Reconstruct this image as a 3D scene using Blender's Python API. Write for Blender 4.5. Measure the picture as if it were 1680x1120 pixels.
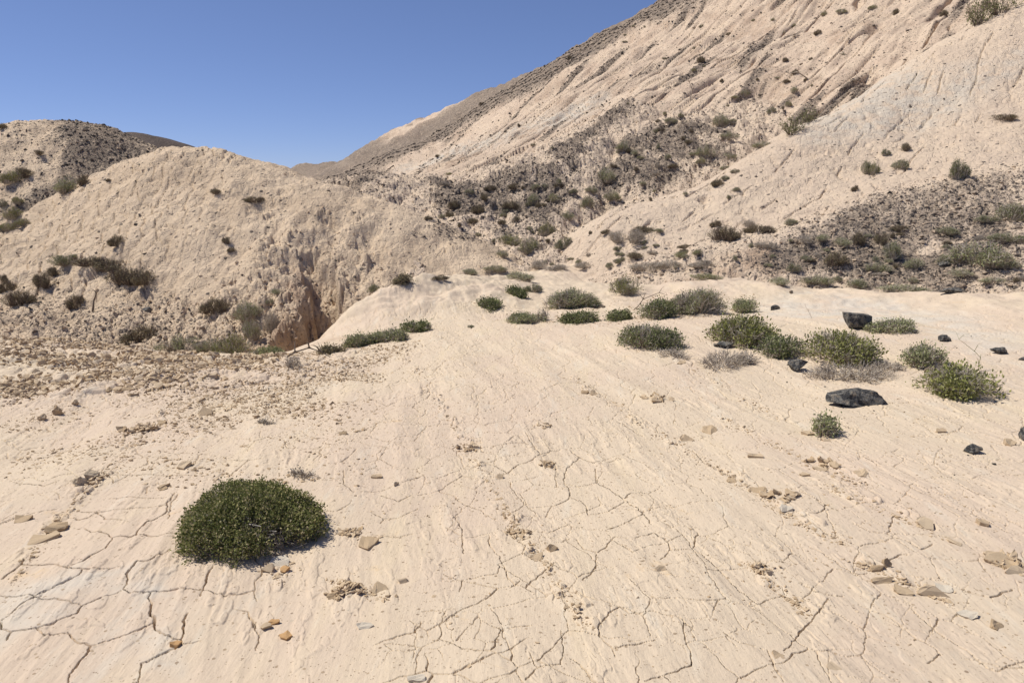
import bpy, math, random
import numpy as np
from mathutils import Vector, Matrix, noise as mnoise

# ---------------------------------------------------------------- camera, sky, sun
scene = bpy.context.scene
for o in list(bpy.data.objects):
    bpy.data.objects.remove(o)
COL = scene.collection
PITCH = math.radians(13.0)
cam_d = bpy.data.cameras.new('camera')
cam_d.sensor_width = 36.0
cam_d.lens = 24.0
cam_d.clip_start = 0.05
cam_d.clip_end = 4000
cam = bpy.data.objects.new('camera', cam_d)
cam.location = (0, 0, 0)
cam.rotation_euler = (math.pi / 2 - PITCH, 0, 0)
COL.objects.link(cam)
scene.camera = cam

SUN_AZ = math.radians(-76)      # from +Y towards -X
SUN_EL = math.radians(56)
w = bpy.data.worlds.new("World")
scene.world = w
w.use_nodes = True
nt = w.node_tree
sky = nt.nodes.new('ShaderNodeTexSky')
sky.sky_type = 'NISHITA'
sky.sun_disc = False
sky.sun_elevation = SUN_EL
sky.sun_rotation = SUN_AZ
sky.altitude = 3000
sky.air_density = 0.8
sky.dust_density = 1.0
sky.ozone_density = 8.0
sg = nt.nodes.new('ShaderNodeGamma'); sg.inputs[1].default_value = 0.70
tint = nt.nodes.new('ShaderNodeMix'); tint.data_type = 'RGBA'; tint.blend_type = 'MULTIPLY'; tint.inputs[0].default_value = 1.0
tint.inputs[7].default_value = (1.08, 1.05, 1.27, 1)
nt.links.new(sky.outputs[0], sg.inputs[0]); nt.links.new(sg.outputs[0], tint.inputs[6])
nt.links.new(tint.outputs[2], nt.nodes['Background'].inputs[0])
nt.nodes['Background'].inputs[1].default_value = 0.122
sd = bpy.data.lights.new('sun', 'SUN')
sd.energy = 4.3
sd.angle = math.radians(0.5)
sd.color = (1.0, 0.945, 0.855)
so = bpy.data.objects.new('sun', sd)
sdir = Vector((math.sin(SUN_AZ) * math.cos(SUN_EL), math.cos(SUN_AZ) * math.cos(SUN_EL), math.sin(SUN_EL)))
so.rotation_euler = sdir.to_track_quat('Z', 'Y').to_euler()
so.location = (-20, 5, 30)
COL.objects.link(so)
scene.view_settings.view_transform = 'Standard'
scene.view_settings.look = 'None'
scene.view_settings.exposure = 0.22
scene.view_settings.gamma = 1.0
# ---------------------------------------------------------------- terrain: surveyed points -> smooth sheets -> one height field
CP, SP = math.cos(PITCH), math.sin(PITCH)
def ray(px, py):
    xr = (px - 840.0) / 1120.0; yr = -(py - 560.0) / 1120.0
    y = CP + yr * SP
    return xr / y, (-SP + yr * CP) / y          # x/y and z/y
def P(px, py, D, dz=0.0):
    a, b = ray(px, py)
    return (a * D, D, b * D + dz)

def tps_fit(pts, lam=0.003):
    p = np.array(pts, float); n = len(p)
    xy = p[:, :2] / 10.0
    d2 = ((xy[:, None] - xy[None]) ** 2).sum(2)
    K = 0.5 * d2 * np.log(d2 + 1e-12)
    K[np.arange(n), np.arange(n)] = lam
    A = np.zeros((n + 3, n + 3)); A[:n, :n] = K
    A[:n, n] = 1; A[:n, n + 1:] = xy; A[n, :n] = 1; A[n + 1:, :n] = xy.T
    b = np.zeros(n + 3); b[:n] = p[:, 2]
    return xy, np.linalg.solve(A, b)
def tps_eval(fit, X, Y, reach, drop):
    xy, c = fit; n = len(xy)
    x = X / 10.0; y = Y / 10.0
    out = c[n] + c[n + 1] * x + c[n + 2] * y
    dm = np.full(X.shape, 1e9)
    for i in range(n):
        d2 = (x - xy[i, 0]) ** 2 + (y - xy[i, 1]) ** 2
        out += c[i] * 0.5 * d2 * np.log(d2 + 1e-12)
        dm = np.minimum(dm, d2)
    d = np.sqrt(dm) * 10
    return out - drop * np.maximum(0, d - reach)

SHEETS = {}
# the slab the photographer stands on
F = [(-5, -4, -1.75), (5, -4, -1.7), (0, -4, -1.6), (-3.5, 0.5, -1.72), (3.5, 0.5, -1.7), (0, 0, -1.64), (-9, 2, -2.3), (9, 2, -2.0), (-12, 8, -3.6), (14, 8, -2.2)]
F += [P(*a) for a in [(0, 1120, 2.12), (840, 1120, 2.02), (1680, 1120, 2.1), (0, 850, 3.5), (840, 850, 3.32), (1680, 850, 3.35),
  (0, 700, 5.1), (420, 700, 5.0), (840, 700, 4.85), (1680, 700, 4.75), (0, 620, 6.8), (420, 620, 6.7), (840, 620, 6.35), (1260, 600, 6.6), (1680, 620, 6.0),
  (0, 560, 8.7), (200, 566, 8.7), (420, 581, 8.4), (500, 579, 8.6), (640, 562, 8.7), (840, 540, 9.2), (1100, 530, 8.9), (1400, 530, 8.4), (1680, 560, 7.3),
  (1060, 473, 13.5), (1180, 462, 13.4), (1300, 470, 12.6), (1500, 483, 11.6), (1680, 493, 10.8), (1900, 505, 10),
  (505, 570, 9.8), (548, 532, 11.2), (575, 514, 12.0), (610, 500, 12.8), (640, 491, 13.2), (700, 478, 13.8), (790, 462, 14.6), (900, 466, 15), (1000, 466, 14.5),
  (700, 510, 10.9), (900, 500, 11.3), (1250, 500, 10.8), (1500, 510, 9.8), (850, 452, 17), (950, 449, 17.6), (1000, 441, 18.4)]]
F += [P(0, 560, 11, -1.0), P(200, 566, 11, -1.0), P(400, 581, 11, -1.1), P(460, 581, 11.5, -1.5), P(500, 540, 13.5, -1.9), P(590, 470, 15.5, -1.3), P(700, 455, 17.5, -1.0),
      P(1100, 466, 16.5, -1.0), P(1200, 462, 15.8, -1.3), P(1350, 470, 14.8, -1.4), P(1550, 485, 13.4, -1.4), P(1750, 495, 12.6, -1.4),
      P(0, 560, 14, -2.6), P(300, 570, 14, -2.8)]
SHEETS['F'] = (F, 3.0, 0.7)
# smooth pale dome on the left
L = [P(*a) for a in [(250, 247, 23), (300, 245, 22.5), (380, 255, 22), (470, 278, 21.5), (560, 305, 21), (640, 332, 20.5), (700, 355, 20), (780, 387, 19.5), (815, 415, 18.8), (850, 443, 18),
  (120, 352, 20.8), (50, 422, 19), (0, 447, 18.4), (300, 330, 19.6), (450, 350, 18.8), (550, 380, 18.3), (650, 400, 18.2), (750, 417, 18.2), (250, 400, 17.9), (400, 430, 16.9), (130, 440, 17.6),
  (0, 500, 16.5), (150, 500, 16.4), (300, 500, 15.8), (420, 510, 15.4), (560, 450, 16.8), (600, 475, 16.3), (700, 455, 17), (800, 437, 17.6),
  (0, 560, 14.2), (150, 560, 14.2), (300, 560, 14.0), (420, 572, 13.7), (500, 576, 13.4), (-300, 480, 16.5), (-300, 560, 14)]]
L += [P(300, 245, 27, -1.6), P(470, 278, 26, -1.8), P(640, 332, 24.5, -1.6), P(780, 387, 22.5, -1.2), P(150, 560, 11, -2), P(420, 572, 11, -2)]
SHEETS['L'] = (L, 2.6, 0.6)
# gravel-strewn hill behind it, far left
A = [P(*a) for a in [(-350, 260, 27), (-150, 225, 28), (0, 207, 28), (50, 198, 28.5), (100, 195, 28.7), (200, 217, 28), (250, 240, 27.5), (300, 258, 27), (0, 300, 24), (100, 300, 24), (180, 290, 25), (0, 400, 21), (60, 392, 21.2), (0, 450, 19.4), (-250, 400, 21)]]
A += [P(0, 207, 33, -1.8), P(200, 213, 33, -2.0), P(300, 252, 31, -1.6)]
SHEETS['A'] = (A, 2.6, 0.6)
# the big mountainside
B = [P(*a) for a in [(480, 273, 125), (560, 262, 118), (620, 243, 110), (700, 205, 102), (760, 176, 96), (840, 137, 90), (930, 90, 83), (1000, 46, 77), (1080, 0, 72), (1300, -130, 66), (1680, -330, 60),
  (600, 290, 68), (680, 285, 54), (760, 240, 60), (700, 292, 44), (830, 262, 42), (960, 198, 42), (1060, 158, 41), (1200, 225, 33), (1300, 200, 31), (900, 150, 62), (1200, 60, 50), (1400, 0, 45), (1400, 110, 34), (1600, -50, 40), (1550, 40, 34), (640, 300, 44), (520, 300, 70), (2000, -200, 42)]]
B += [P(480, 273, 160, -14), P(760, 176, 140, -22), P(1080, 0, 110, -20), P(1680, -330, 90, -12), (-40, 110, -6), (-60, 160, -20)]
SHEETS['B'] = (B, 14, 0.5)
# dark gravel spur in the middle
M = [P(*a) for a in [(640, 303, 31), (700, 289, 29), (760, 291, 28.5), (830, 272, 29.5), (900, 238, 31.5), (960, 205, 34), (1030, 172, 37), (720, 340, 24.5), (790, 360, 22.8), (860, 340, 24), (860, 400, 20.5), (900, 420, 19.5), (930, 350, 23), (955, 290, 26.8), (985, 240, 30), (870, 440, 18.4), (950, 400, 20.3), (965, 340, 24)]]
M += [P(1040, 330, 25, -1.2), P(1050, 240, 30, -1.3), P(760, 291, 33, -1.5), P(640, 303, 35, -1.2), P(900, 238, 36, -0.8), P(1000, 400, 21, -1.0), P(1090, 165, 38, -0.8), P(1150, 170, 36, -1)]
SHEETS['M'] = (M, 3, 0.6)
N = [P(*a) for a in [(985, 290, 28), (1015, 230, 31.5), (1090, 190, 34), (1150, 186, 34.5), (1050, 262, 28.5), (1100, 258, 28.4), (1150, 250, 29), (1200, 232, 30), (1000, 345, 24.3), (1050, 320, 25.2), (1100, 300, 26), (1150, 285, 26.8), (975, 392, 21.3), (1010, 365, 23), (1220, 262, 28.5), (1180, 205, 32.5)]]
N += [P(1290, 310, 20.5, -1.6), P(1180, 340, 21, -1.6), P(1100, 360, 20.5, -1.5), P(1250, 262, 25.5, -1.2), P(1330, 215, 28, -1.0), P(1015, 230, 36, -0.9), P(1090, 190, 39, -0.9), P(940, 400, 21.5, -1.2), P(950, 300, 28, -1.2)]
SHEETS['N'] = (N, 3, 0.6)
# smooth pale slope on the right
R = [P(*a) for a in [(945, 385, 19.8), (1000, 350, 20.5), (1060, 334, 21), (1100, 322, 21.5), (1200, 270, 22.5), (1280, 218, 23.5), (1400, 160, 25), (1500, 92, 27), (1620, 18, 29), (1720, -40, 31), (1000, 378, 18.9), (1080, 378, 18.4), (1180, 360, 18.6), (1300, 352, 18.0), (1290, 300, 20.0), (1400, 260, 20.8), (1400, 330, 18), (1500, 200, 22.6), (1500, 300, 18.5), (1600, 150, 22.8), (1600, 260, 19), (1680, 100, 23.2), (1680, 250, 18.7), (1680, 40, 25.3), (2000, 50, 22), (2000, 220, 18), (1000, 410, 17.9), (1120, 405, 17.3)]]
R += [P(895, 425, 18.6, -0.9), P(930, 440, 17.3, -0.7), P(1100, 322, 25, -1.8), P(1280, 218, 28, -2.6), P(1500, 92, 32, -2.5), P(1700, -40, 37, -1)]
SHEETS['R'] = (R, 3.4, 0.6)
# lower right shoulder with a gravel top
S = [P(*a) for a in [(1060, 437, 16), (1110, 408, 16.4), (1200, 387, 16.5), (1280, 371, 16.8), (1350, 346, 17), (1440, 313, 17.4), (1560, 290, 18), (1680, 272, 18.3), (1100, 446, 15.2), (1200, 430, 15), (1300, 435, 14.6), (1400, 400, 15.2), (1500, 380, 15.5), (1600, 370, 15.2), (1680, 340, 15.8), (1400, 462, 13.9), (1550, 462, 13.4), (1680, 478, 12.4), (1680, 420, 13.6), (2000, 300, 16), (2000, 440, 12.5)]]
S += [P(1400, 330, 19.5, -1.0), P(1560, 300, 22, -1.5), P(1200, 470, 13.4, -0.5), P(1400, 480, 12.4, -0.6), P(1200, 387, 18.3, -0.7), P(1350, 346, 19, -0.8), P(1560, 290, 20.5, -0.6)]
SHEETS['S'] = (S, 2.6, 0.6)
# far dark hill
H = [P(*a) for a in [(150, 219, 82), (195, 211, 82), (230, 212, 82), (270, 227, 82), (310, 246, 82), (360, 272, 82), (60, 240, 80)]]
H += [P(230, 215, 70, -3), P(320, 248, 70, -3), P(230, 215, 95, -3), P(120, 230, 70, -3)]
SHEETS['H'] = (H, 9, 0.4)
ORDER = ['F', 'L', 'A', 'B', 'M', 'N', 'R', 'S', 'H', 'G']

def smooth(a, b, x):
    t = np.clip((x - a) / (b - a), 0, 1); return t * t * (3 - 2 * t)
def hsh(ix, iy, seed):
    h = (ix.astype(np.int64) * 374761393 + iy.astype(np.int64) * 668265263 + seed * 1274126177) & 0xFFFFFFFF
    h = ((h ^ (h >> 13)) * 1274126177) & 0xFFFFFFFF
    h = ((h ^ (h >> 16)) * 2246822519) & 0xFFFFFFFF
    return ((h ^ (h >> 15)) & 0xFFFFFF).astype(np.float32) / 16777216.0
def pn(x, y, seed=0):
    xi = np.floor(x); yi = np.floor(y)
    fx = (x - xi).astype(np.float32); fy = (y - yi).astype(np.float32)
    xi = xi.astype(np.int64); yi = yi.astype(np.int64)
    u = fx * fx * fx * (fx * (fx * 6 - 15) + 10); v = fy * fy * fy * (fy * (fy * 6 - 15) + 10)
    def g(dx, dy):
        a = hsh(xi + dx, yi + dy, seed) * 6.2831853
        return np.cos(a) * (fx - dx) + np.sin(a) * (fy - dy)
    a = g(0, 0); b = g(1, 0); c = g(0, 1); d = g(1, 1)
    return ((a + (b - a) * u) * (1 - v) + (c + (d - c) * u) * v) * 1.5
def fbm(x, y, o=4, seed=0, gain=0.5):
    s = 0; a = 1.0
    for i in range(o):
        s = s + a * pn(x * 2 ** i + 17.3 * i, y * 2 ** i - 9.1 * i, seed + i); a *= gain
    return s
def ridged(x, y, o=3, seed=0):
    s = 0; a = 1.0
    for i in range(o):
        s = s + a * (1 - 2 * np.abs(pn(x * 2 ** i + 7.3 * i, y * 2 ** i - 3.1 * i, seed + i))); a *= 0.5
    return s
def billow(x, y, o=3, seed=0):
    s = 0; a = 1.0
    for i in range(o):
        s = s + a * np.abs(pn(x * 2 ** i + 7.3 * i, y * 2 ** i - 3.1 * i, seed + i)); a *= 0.5
    return s
def voro(x, y, seed=0, jit=0.9):
    """distance to the nearest cell border (approx), and cell id"""
    xi = np.floor(x).astype(np.int64); yi = np.floor(y).astype(np.int64)
    f1 = np.full(x.shape, 1e9, np.float32); f2 = f1.copy(); cid = np.zeros(x.shape, np.float32)
    for dx in (-1, 0, 1):
        for dy in (-1, 0, 1):
            cx = xi + dx; cy = yi + dy
            jx = cx + 0.5 + jit * (hsh(cx, cy, seed) - 0.5); jy = cy + 0.5 + jit * (hsh(cx, cy, seed + 7) - 0.5)
            d = np.sqrt((x - jx) ** 2 + (y - jy) ** 2).astype(np.float32)
            near = d < f1
            f2 = np.where(near, f1, np.minimum(f2, d)); f1 = np.where(near, d, f1)
            cid = np.where(near, hsh(cx, cy, seed + 13), cid)
    return f2 - f1, cid

# polar grid round the standing point, fine inside the view
QUAL = 1.0
NT = int(1560 * QUAL)
th_in = np.linspace(-math.radians(43.5), math.radians(43.5), NT)
th_out = np.linspace(math.radians(43.5), 2 * math.pi - math.radians(43.5), 120)[1:-1]
TH = np.concatenate([th_in, th_out])
rr = [1.2]
def st(r):
    if r < 1.8: return 0.02
    if r < 5: return 0.0016 / QUAL
    if r < 9: return 0.0022 / QUAL
    if r < 14: return 0.003 / QUAL
    if r < 24: return 0.0027 / QUAL
    if r < 32: return 0.0036 / QUAL
    if r < 62: return 0.003 / QUAL
    return 0.013 / QUAL
while rr[-1] < 240: rr.append(rr[-1] * (1 + st(rr[-1])))
RR = np.array([0.02, 0.4, 0.8] + rr + [300, 400, 600, 1200])
nr, ntc = len(RR), len(TH)
Rg, Tg = np.meshgrid(RR, TH, indexing='ij')
X = Rg * np.sin(Tg); Y = Rg * np.cos(Tg)
# sheets are smooth: evaluate on a thinned grid then upsample
sr = np.unique(np.concatenate([np.arange(0, nr, 6), [nr - 1]])); sc = np.unique(np.concatenate([np.arange(0, ntc, 6), np.arange(NT, ntc), [ntc - 1]]))
Xs, Ys = X[np.ix_(sr, sc)], Y[np.ix_(sr, sc)]
def upsample(Z):
    Z1 = np.empty((nr, len(sc)))
    for j in range(len(sc)): Z1[:, j] = np.interp(np.arange(nr), sr, Z[:, j])
    Z2 = np.empty((nr, ntc))
    for i in range(nr): Z2[i] = np.interp(np.arange(ntc), sc, Z1[i])
    return Z2
FITS = {}
def seg_dist(X, Y, pts):
    """distance to a polyline, and parameter along it"""
    d = np.full(X.shape, 1e9); t = np.zeros(X.shape); acc = 0
    for (x0, y0), (x1, y1) in zip(pts[:-1], pts[1:]):
        L2 = (x1 - x0) ** 2 + (y1 - y0) ** 2 + 1e-12
        s = np.clip(((X - x0) * (x1 - x0) + (Y - y0) * (y1 - y0)) / L2, 0, 1)
        dd = np.hypot(X - x0 - s * (x1 - x0), Y - y0 - s * (y1 - y0))
        m = dd < d
        d = np.where(m, dd, d); t = np.where(m, acc + s * math.sqrt(L2), t)
        acc += math.sqrt(L2)
    return d, t
def sheet_low(k, X, Y):
    if k == 'G': return -4.6 - 0.05 * np.hypot(X, Y).clip(0, 200) + 0 * X
    pts, reach, drop = SHEETS[k]
    if k not in FITS: FITS[k] = tps_fit(pts)
    # gentle large-scale wobble, then the surveyed sheet
    Z = tps_eval(FITS[k], X, Y, reach, drop)
    return Z
Zs = []
for k in ORDER:
    Zs.append(upsample(sheet_low(k, Xs, Ys)).astype(np.float32))
Zs = np.array(Zs)
X = X.astype(np.float32); Y = Y.astype(np.float32)
iF, iL, iA, iB, iM, iN, iR, iS, iH, iG = range(10)
# canyon cut into the dome: a winding trench below the hanging face
can = [(P(478, 600, 12.6)[0], 12.4), (P(500, 575, 13.6)[0], 13.6), (P(528, 540, 14.7)[0], 14.7), (P(540, 520, 15.6)[0], 15.6), (P(525, 480, 16.4)[0], 16.4), (P(512, 445, 17.1)[0], 17.1)]
wx = X + 0.25 * fbm(X * 1.3, Y * 1.3, 3, 91) + 0.045 * fbm(X * 5, Y * 5, 3, 92); wy = Y + 0.25 * fbm(X * 1.3, Y * 1.3, 3, 95)
dc, tc = seg_dist(wx, wy, can)
tf = 1 - tc / 5.3
Zs[iL] -= (3.1 * tf.clip(0, 1) ** 1.0 * (1 - smooth(0.55, 1.0, dc / (0.34 + 0.40 * tf.clip(0, 1))))).astype(np.float32)
# gullies down the dome's face and hollows
for pl, wd, dp in [([(535, 360, 18.6), (545, 400, 17.9), (548, 450, 16.9)], 0.35, 0.35), ([(440, 350, 19), (460, 420, 17.3), (490, 480, 16.3)], 0.4, 0.3), ([(600, 380, 18.4), (610, 420, 17.6), (606, 460, 16.7)], 0.3, 0.3),
                   ([(700, 380, 18.6), (680, 430, 17.4), (660, 465, 16.6)], 0.35, 0.25), ([(180, 330, 20.5), (100, 400, 19), (40, 450, 17.8)], 0.3, 0.2), ([(350, 330, 19.5), (380, 400, 17.8), (400, 470, 16.2)], 0.35, 0.2)]:
    q = [P(*a)[:2] for a in pl]
    d, _ = seg_dist(wx, wy, q); Zs[iL] -= (0.5 * dp * np.exp(-(d / wd) ** 2)).astype(np.float32)

# ---- relief of every sheet
def hits0(pix, D0=1.5, D1=150):
    """where the pixel's ray first meets the smooth terrain (used to survey outlines on the ground)"""
    out = []
    Zm = Zs.max(0)
    D = np.exp(np.linspace(math.log(D0), math.log(D1), 2600))
    for px, py in pix:
        a, b = ray(px, py)
        x = a * D; y = D; z = b * D
        h = look(Zm, x, y)
        m = np.where(z < h)[0]
        g_ = b * D - h
        i = m[0] if len(m) else int(np.argmin(np.where(D > 12, g_ / D, 9)))
        k_ = 1.0 if len(m) else 1.5      # past the skyline: carry the outline over the crest
        out.append((x[i] * k_, y[i] * k_))
    return out
TH2 = np.concatenate([TH, [TH[0] + 2 * math.pi]])
def look(A, x, y):
    x = np.asarray(x, float); y = np.asarray(y, float)
    r = np.hypot(x, y); t = np.arctan2(x, y); t = np.where(t < TH[0], t + 2 * math.pi, t)
    fi = np.clip(np.interp(r, RR, np.arange(nr)), 0, nr - 1.001); fj = np.clip(np.interp(t, TH2, np.arange(ntc + 1)), 0, ntc - 1.001)
    i = fi.astype(int); j = fj.astype(int); u = fi - i; v = fj - j
    return (A[i, j] * (1 - u) * (1 - v) + A[i + 1, j] * u * (1 - v) + A[i, j + 1] * (1 - u) * v + A[i + 1, j + 1] * u * v)
def inside(X, Y, poly, soft):
    """soft membership of a ground outline (positive inside)"""
    c = np.zeros(X.shape, bool)
    q = poly + [poly[0]]
    for (x0, y0), (x1, y1) in zip(q[:-1], q[1:]):
        if y0 == y1: continue
        c ^= ((y0 > Y) != (y1 > Y)) & (X < (x1 - x0) * (Y - y0) / (y1 - y0) + x0)
    d, _ = seg_dist(X, Y, q)
    return smooth(-soft, soft, np.where(c, d, -d)).astype(np.float32)

Rr = np.hypot(X, Y)
f2 = fbm(X / 2.4, Y / 2.4, 3, 1)
f05 = fbm(X / 0.7, Y / 0.7, 4, 11)
lump = billow(X / 0.55 + 0.3 * f05, Y / 0.55, 3, 31)
fine = fbm(X / 0.12, Y / 0.12, 3, 41)
def axes(a, b):
    d = np.array(b[:2]) - np.array(a[:2]); d = d / np.hypot(*d)
    return X * d[0] + Y * d[1], -X * d[1] + Y * d[0]
# F: bedding strips running away to the left
u, v = axes((0, 0), (-0.25, 1)); v = v + 0.05 * pn(u / 1.6, v / 1.3, 5) + 0.012 * pn(u / 0.4, v / 0.3, 6)
str1 = ridged(u / 3.2, v / 0.62, 2, 51); str2 = fbm(u / 0.9, v / 0.10, 3, 55); str3 = fbm(u / 0.30, v / 0.035, 2, 59)
flk = fbm(u / 0.42, v / 0.13, 3, 61)
fx, fy = u, v
near1 = 1 - smooth(5, 14, Rr)
patch = smooth(-0.25, 0.5, fbm(X / 1.1, Y / 1.1, 2, 63))
relF = 0.013 * str1 + 0.045 * f2 + 0.0036 * str2 * (0.3 + patch) + 0.0014 * str3 * near1 * (0.3 + patch) + 0.0012 * fine * near1
relF += 0.0045 * smooth(0.34, 0.38, flk + 0.45 * str2 + 0.3 * fine) * patch
crest = smooth(9.2, 12, Rr)
relF += crest * (0.05 * f05 + 0.02 * lump)
# lobe beside the canyon and the banks are rougher
relF += (0.05 * f05 + 0.07 * lump) * smooth(10.4, 11.5, Rr) * (1 - smooth(-1.0, 0.6, X)) * 0.8
CRUST = [((640, 560), (690, 620)), ((690, 620), (745, 700)), ((745, 700), (800, 790)), ((800, 790), (870, 890)), ((870, 890), (960, 1030)), ((940, 620), (1060, 700)), ((1060, 700), (1180, 770)), ((1180, 770), (1300, 850)), ((1300, 850), (1390, 895)),
 ((1130, 600), (1280, 690)), ((1190, 690), (1300, 745)), ((1300, 745), (1420, 800)), ((1220, 920), (1330, 1010)), ((1400, 920), (1560, 990)), ((300, 640), (200, 750)), ((200, 750), (90, 860)), ((90, 860), (20, 960)), ((430, 890), (460, 960)), ((545, 950), (640, 985)), ((1360, 800), (1530, 870))]
rowln = np.zeros(X.shape, np.float32); sel_ = (Rr < 11) & (np.abs(np.where(Tg > math.pi, Tg - 2 * math.pi, Tg)) < 0.8)
xs1, ys1 = X[sel_] + 0.05 * pn(X[sel_] / 0.25, Y[sel_] / 0.25, 611), Y[sel_]; acc_ = np.zeros(xs1.shape)
for a_, b_ in CRUST:
    (p_, q_) = hits0([a_, b_]); d_, _ = seg_dist(xs1, ys1, [p_, q_]); acc_ = np.maximum(acc_, np.exp(-(d_ / 0.055) ** 2))
rowln[sel_] = acc_ * smooth(-0.25, 0.25, pn(xs1 / 0.22, ys1 / 0.22, 613))
cr1, ck1 = voro(u / 0.075 + 0.3 * fine, v / 0.032, 621)
relF += rowln * (0.004 + 0.022 * smooth(0, 0.3, cr1) * ck1 ** 2 + 0.006 * fine)
gritz = smooth(0.15, 0.4, flk + 0.4 * f05)
relF += near1 * gritz * 0.004 * smooth(0, 0.3, cr1) * ck1
Zs[iF] += relF.astype(np.float32)
# hills
frontL = smooth(-7.5, -5.5, X) * (1 - smooth(-3.6, -2.4, X)) * (1 - smooth(17.2, 19.4, Y))
flank = smooth(-4.2, -2.8, X)
lft = 1 - smooth(-9.5, -7, X)
vb, cidL = voro(X / 0.42 + 0.25 * f05, Y / 0.8 + 0.25 * fine * 0.3, 71)
kB0 = smooth(40, 60, Rr)
rub = 1 - smooth(15.0, 17.0, Y + 0.5 * f05)
Zs[iL] += 0.14 * f2 + (0.085 - 0.05 * flank) * f05 + 0.03 * lump + 0.010 * fine + frontL * (0.08 * lump + 0.012 * fine + 0.07 * f05) + rub * (0.07 * f05 + 0.03 * fine + 0.08 * lump)
Zs[iL] += (lft * (1 - rub) * (-0.075) * (1 - smooth(0.0, 0.16, vb)))
cl1, ci1 = voro((X + 0.05 * f05) / 0.20, (Y + 0.05 * f05) / 0.26, 171); cl2, ci2 = voro(X / 0.095 + 0.3 * fine, Y / 0.13, 173)
crust = smooth(-0.25, 0.35, fbm(X / 1.6, Y / 1.6, 3, 175) + 0.35 * frontL + 0.5 * rub - 0.25 * lft - 0.5 * flank - 0.45 * smooth(18.8, 21, Y))
clod = smooth(0.0, 0.25, cl1) * (0.3 + ci1 ** 2) * 0.05 + smooth(0.0, 0.3, cl2) * (0.2 + ci2) * 0.02
pit = smooth(0.42, 0.6, pn(X / 0.35, Y / 0.5, 177) + 0.3 * pn(X / 0.1, Y / 0.1, 178))
Zs[iL] += crust * clod - 0.07 * pit * (0.25 + crust) * (1 - 0.6 * flank)
bank = clod * smooth(-0.2, 0.4, fbm(X / 2.0, Y / 2.0, 2, 179))
Zs[iM] += 0.7 * bank - 0.12 * pit; Zs[iN] += 0.7 * bank - 0.12 * pit; Zs[iS] += 0.6 * bank - 0.06 * pit; Zs[iA] += 0.6 * bank; Zs[iB] += 0.5 * bank * (1 - kB0)
rubz = inside(X + 0.3 * f05, Y + 0.3 * f05, hits0([(0, 552), (200, 570), (420, 585), (520, 580), (640, 566), (560, 620), (420, 640), (250, 650), (0, 665)]), 0.5) * (Rr < 12)
Zs[iF] += rubz * (0.7 * clod + 0.02 * f05)
Zs[iA] += 0.12 * f2 + 0.10 * f05 + 0.035 * fine
a = P(1430, 40, 43); b = P(1150, 210, 34)
u, v = axes(a, b); v = v + 0.4 * pn(u / 6, v / 5, 81) + 0.09 * pn(u / 1.3, v / 1.3, 82)
ril = -ridged(u / 9, v / 1.9, 3, 83); ril2 = -ridged(u / 3.5, v / 0.6, 2, 87)
f8 = fbm(X / 9, Y / 9, 3, 88)
kB = smooth(24, 60, Rr)
inc1 = smooth(0.84, 0.99, 1 - 2 * np.abs(pn(u / 16, v / 1.7, 801))) * smooth(-0.5, 0.0, pn(X / 4, Y / 4, 803)); inc2 = smooth(0.80, 0.99, 1 - 2 * np.abs(pn(u / 8, v / 0.85, 805))) * smooth(-0.25, 0.2, pn(X / 2.5, Y / 2.5, 807))
Zs[iB] += (0.14 + 0.10 * kB) * ril + 0.05 * ril2 - (0.40 * inc1 + 0.20 * inc2) * (1 - 0.85 * smooth(50, 68, Rr)) + 0.5 * f8 * kB + 0.16 * f2 + 0.05 * f05 * (1 - kB)
Zs[iM] += 0.22 * f2 + 0.16 * f05 + 0.10 * lump + 0.03 * fine
Zs[iN] += 0.22 * f2 + 0.16 * f05 + 0.12 * lump + 0.03 * fine
u, v = axes(P(1530, 150, 23.8), P(1400, 310, 19)); v = v + 0.2 * pn(u / 3, v / 2, 85) + 0.04 * pn(u / 0.4, v / 0.4, 86)
rR = ridged(u / 4.5, v / 1.5, 2, 89); rR2 = 1 - np.abs(pn(u / 9.0, v / 0.9, 90)) * 2
Zs[iR] += 0.08 * f2 + 0.035 * f05 + 0.03 * rR - 0.12 * smooth(0.92, 0.99, rR2) * smooth(-0.15, 0.2, pn(X / 1.2, Y / 1.2, 93)) - 0.05 * pit + 0.02 * smooth(0.1, 0.2, pn(X / 0.5, Y / 0.25, 94)) + 0.008 * fine
Zs[iS] += 0.08 * f2 + 0.07 * f05 + 0.05 * lump + 0.02 * fine
Zs[iH] += 0.25 * f8
bed = fbm(X / 0.9, Y / 0.9, 2, 99)

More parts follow.
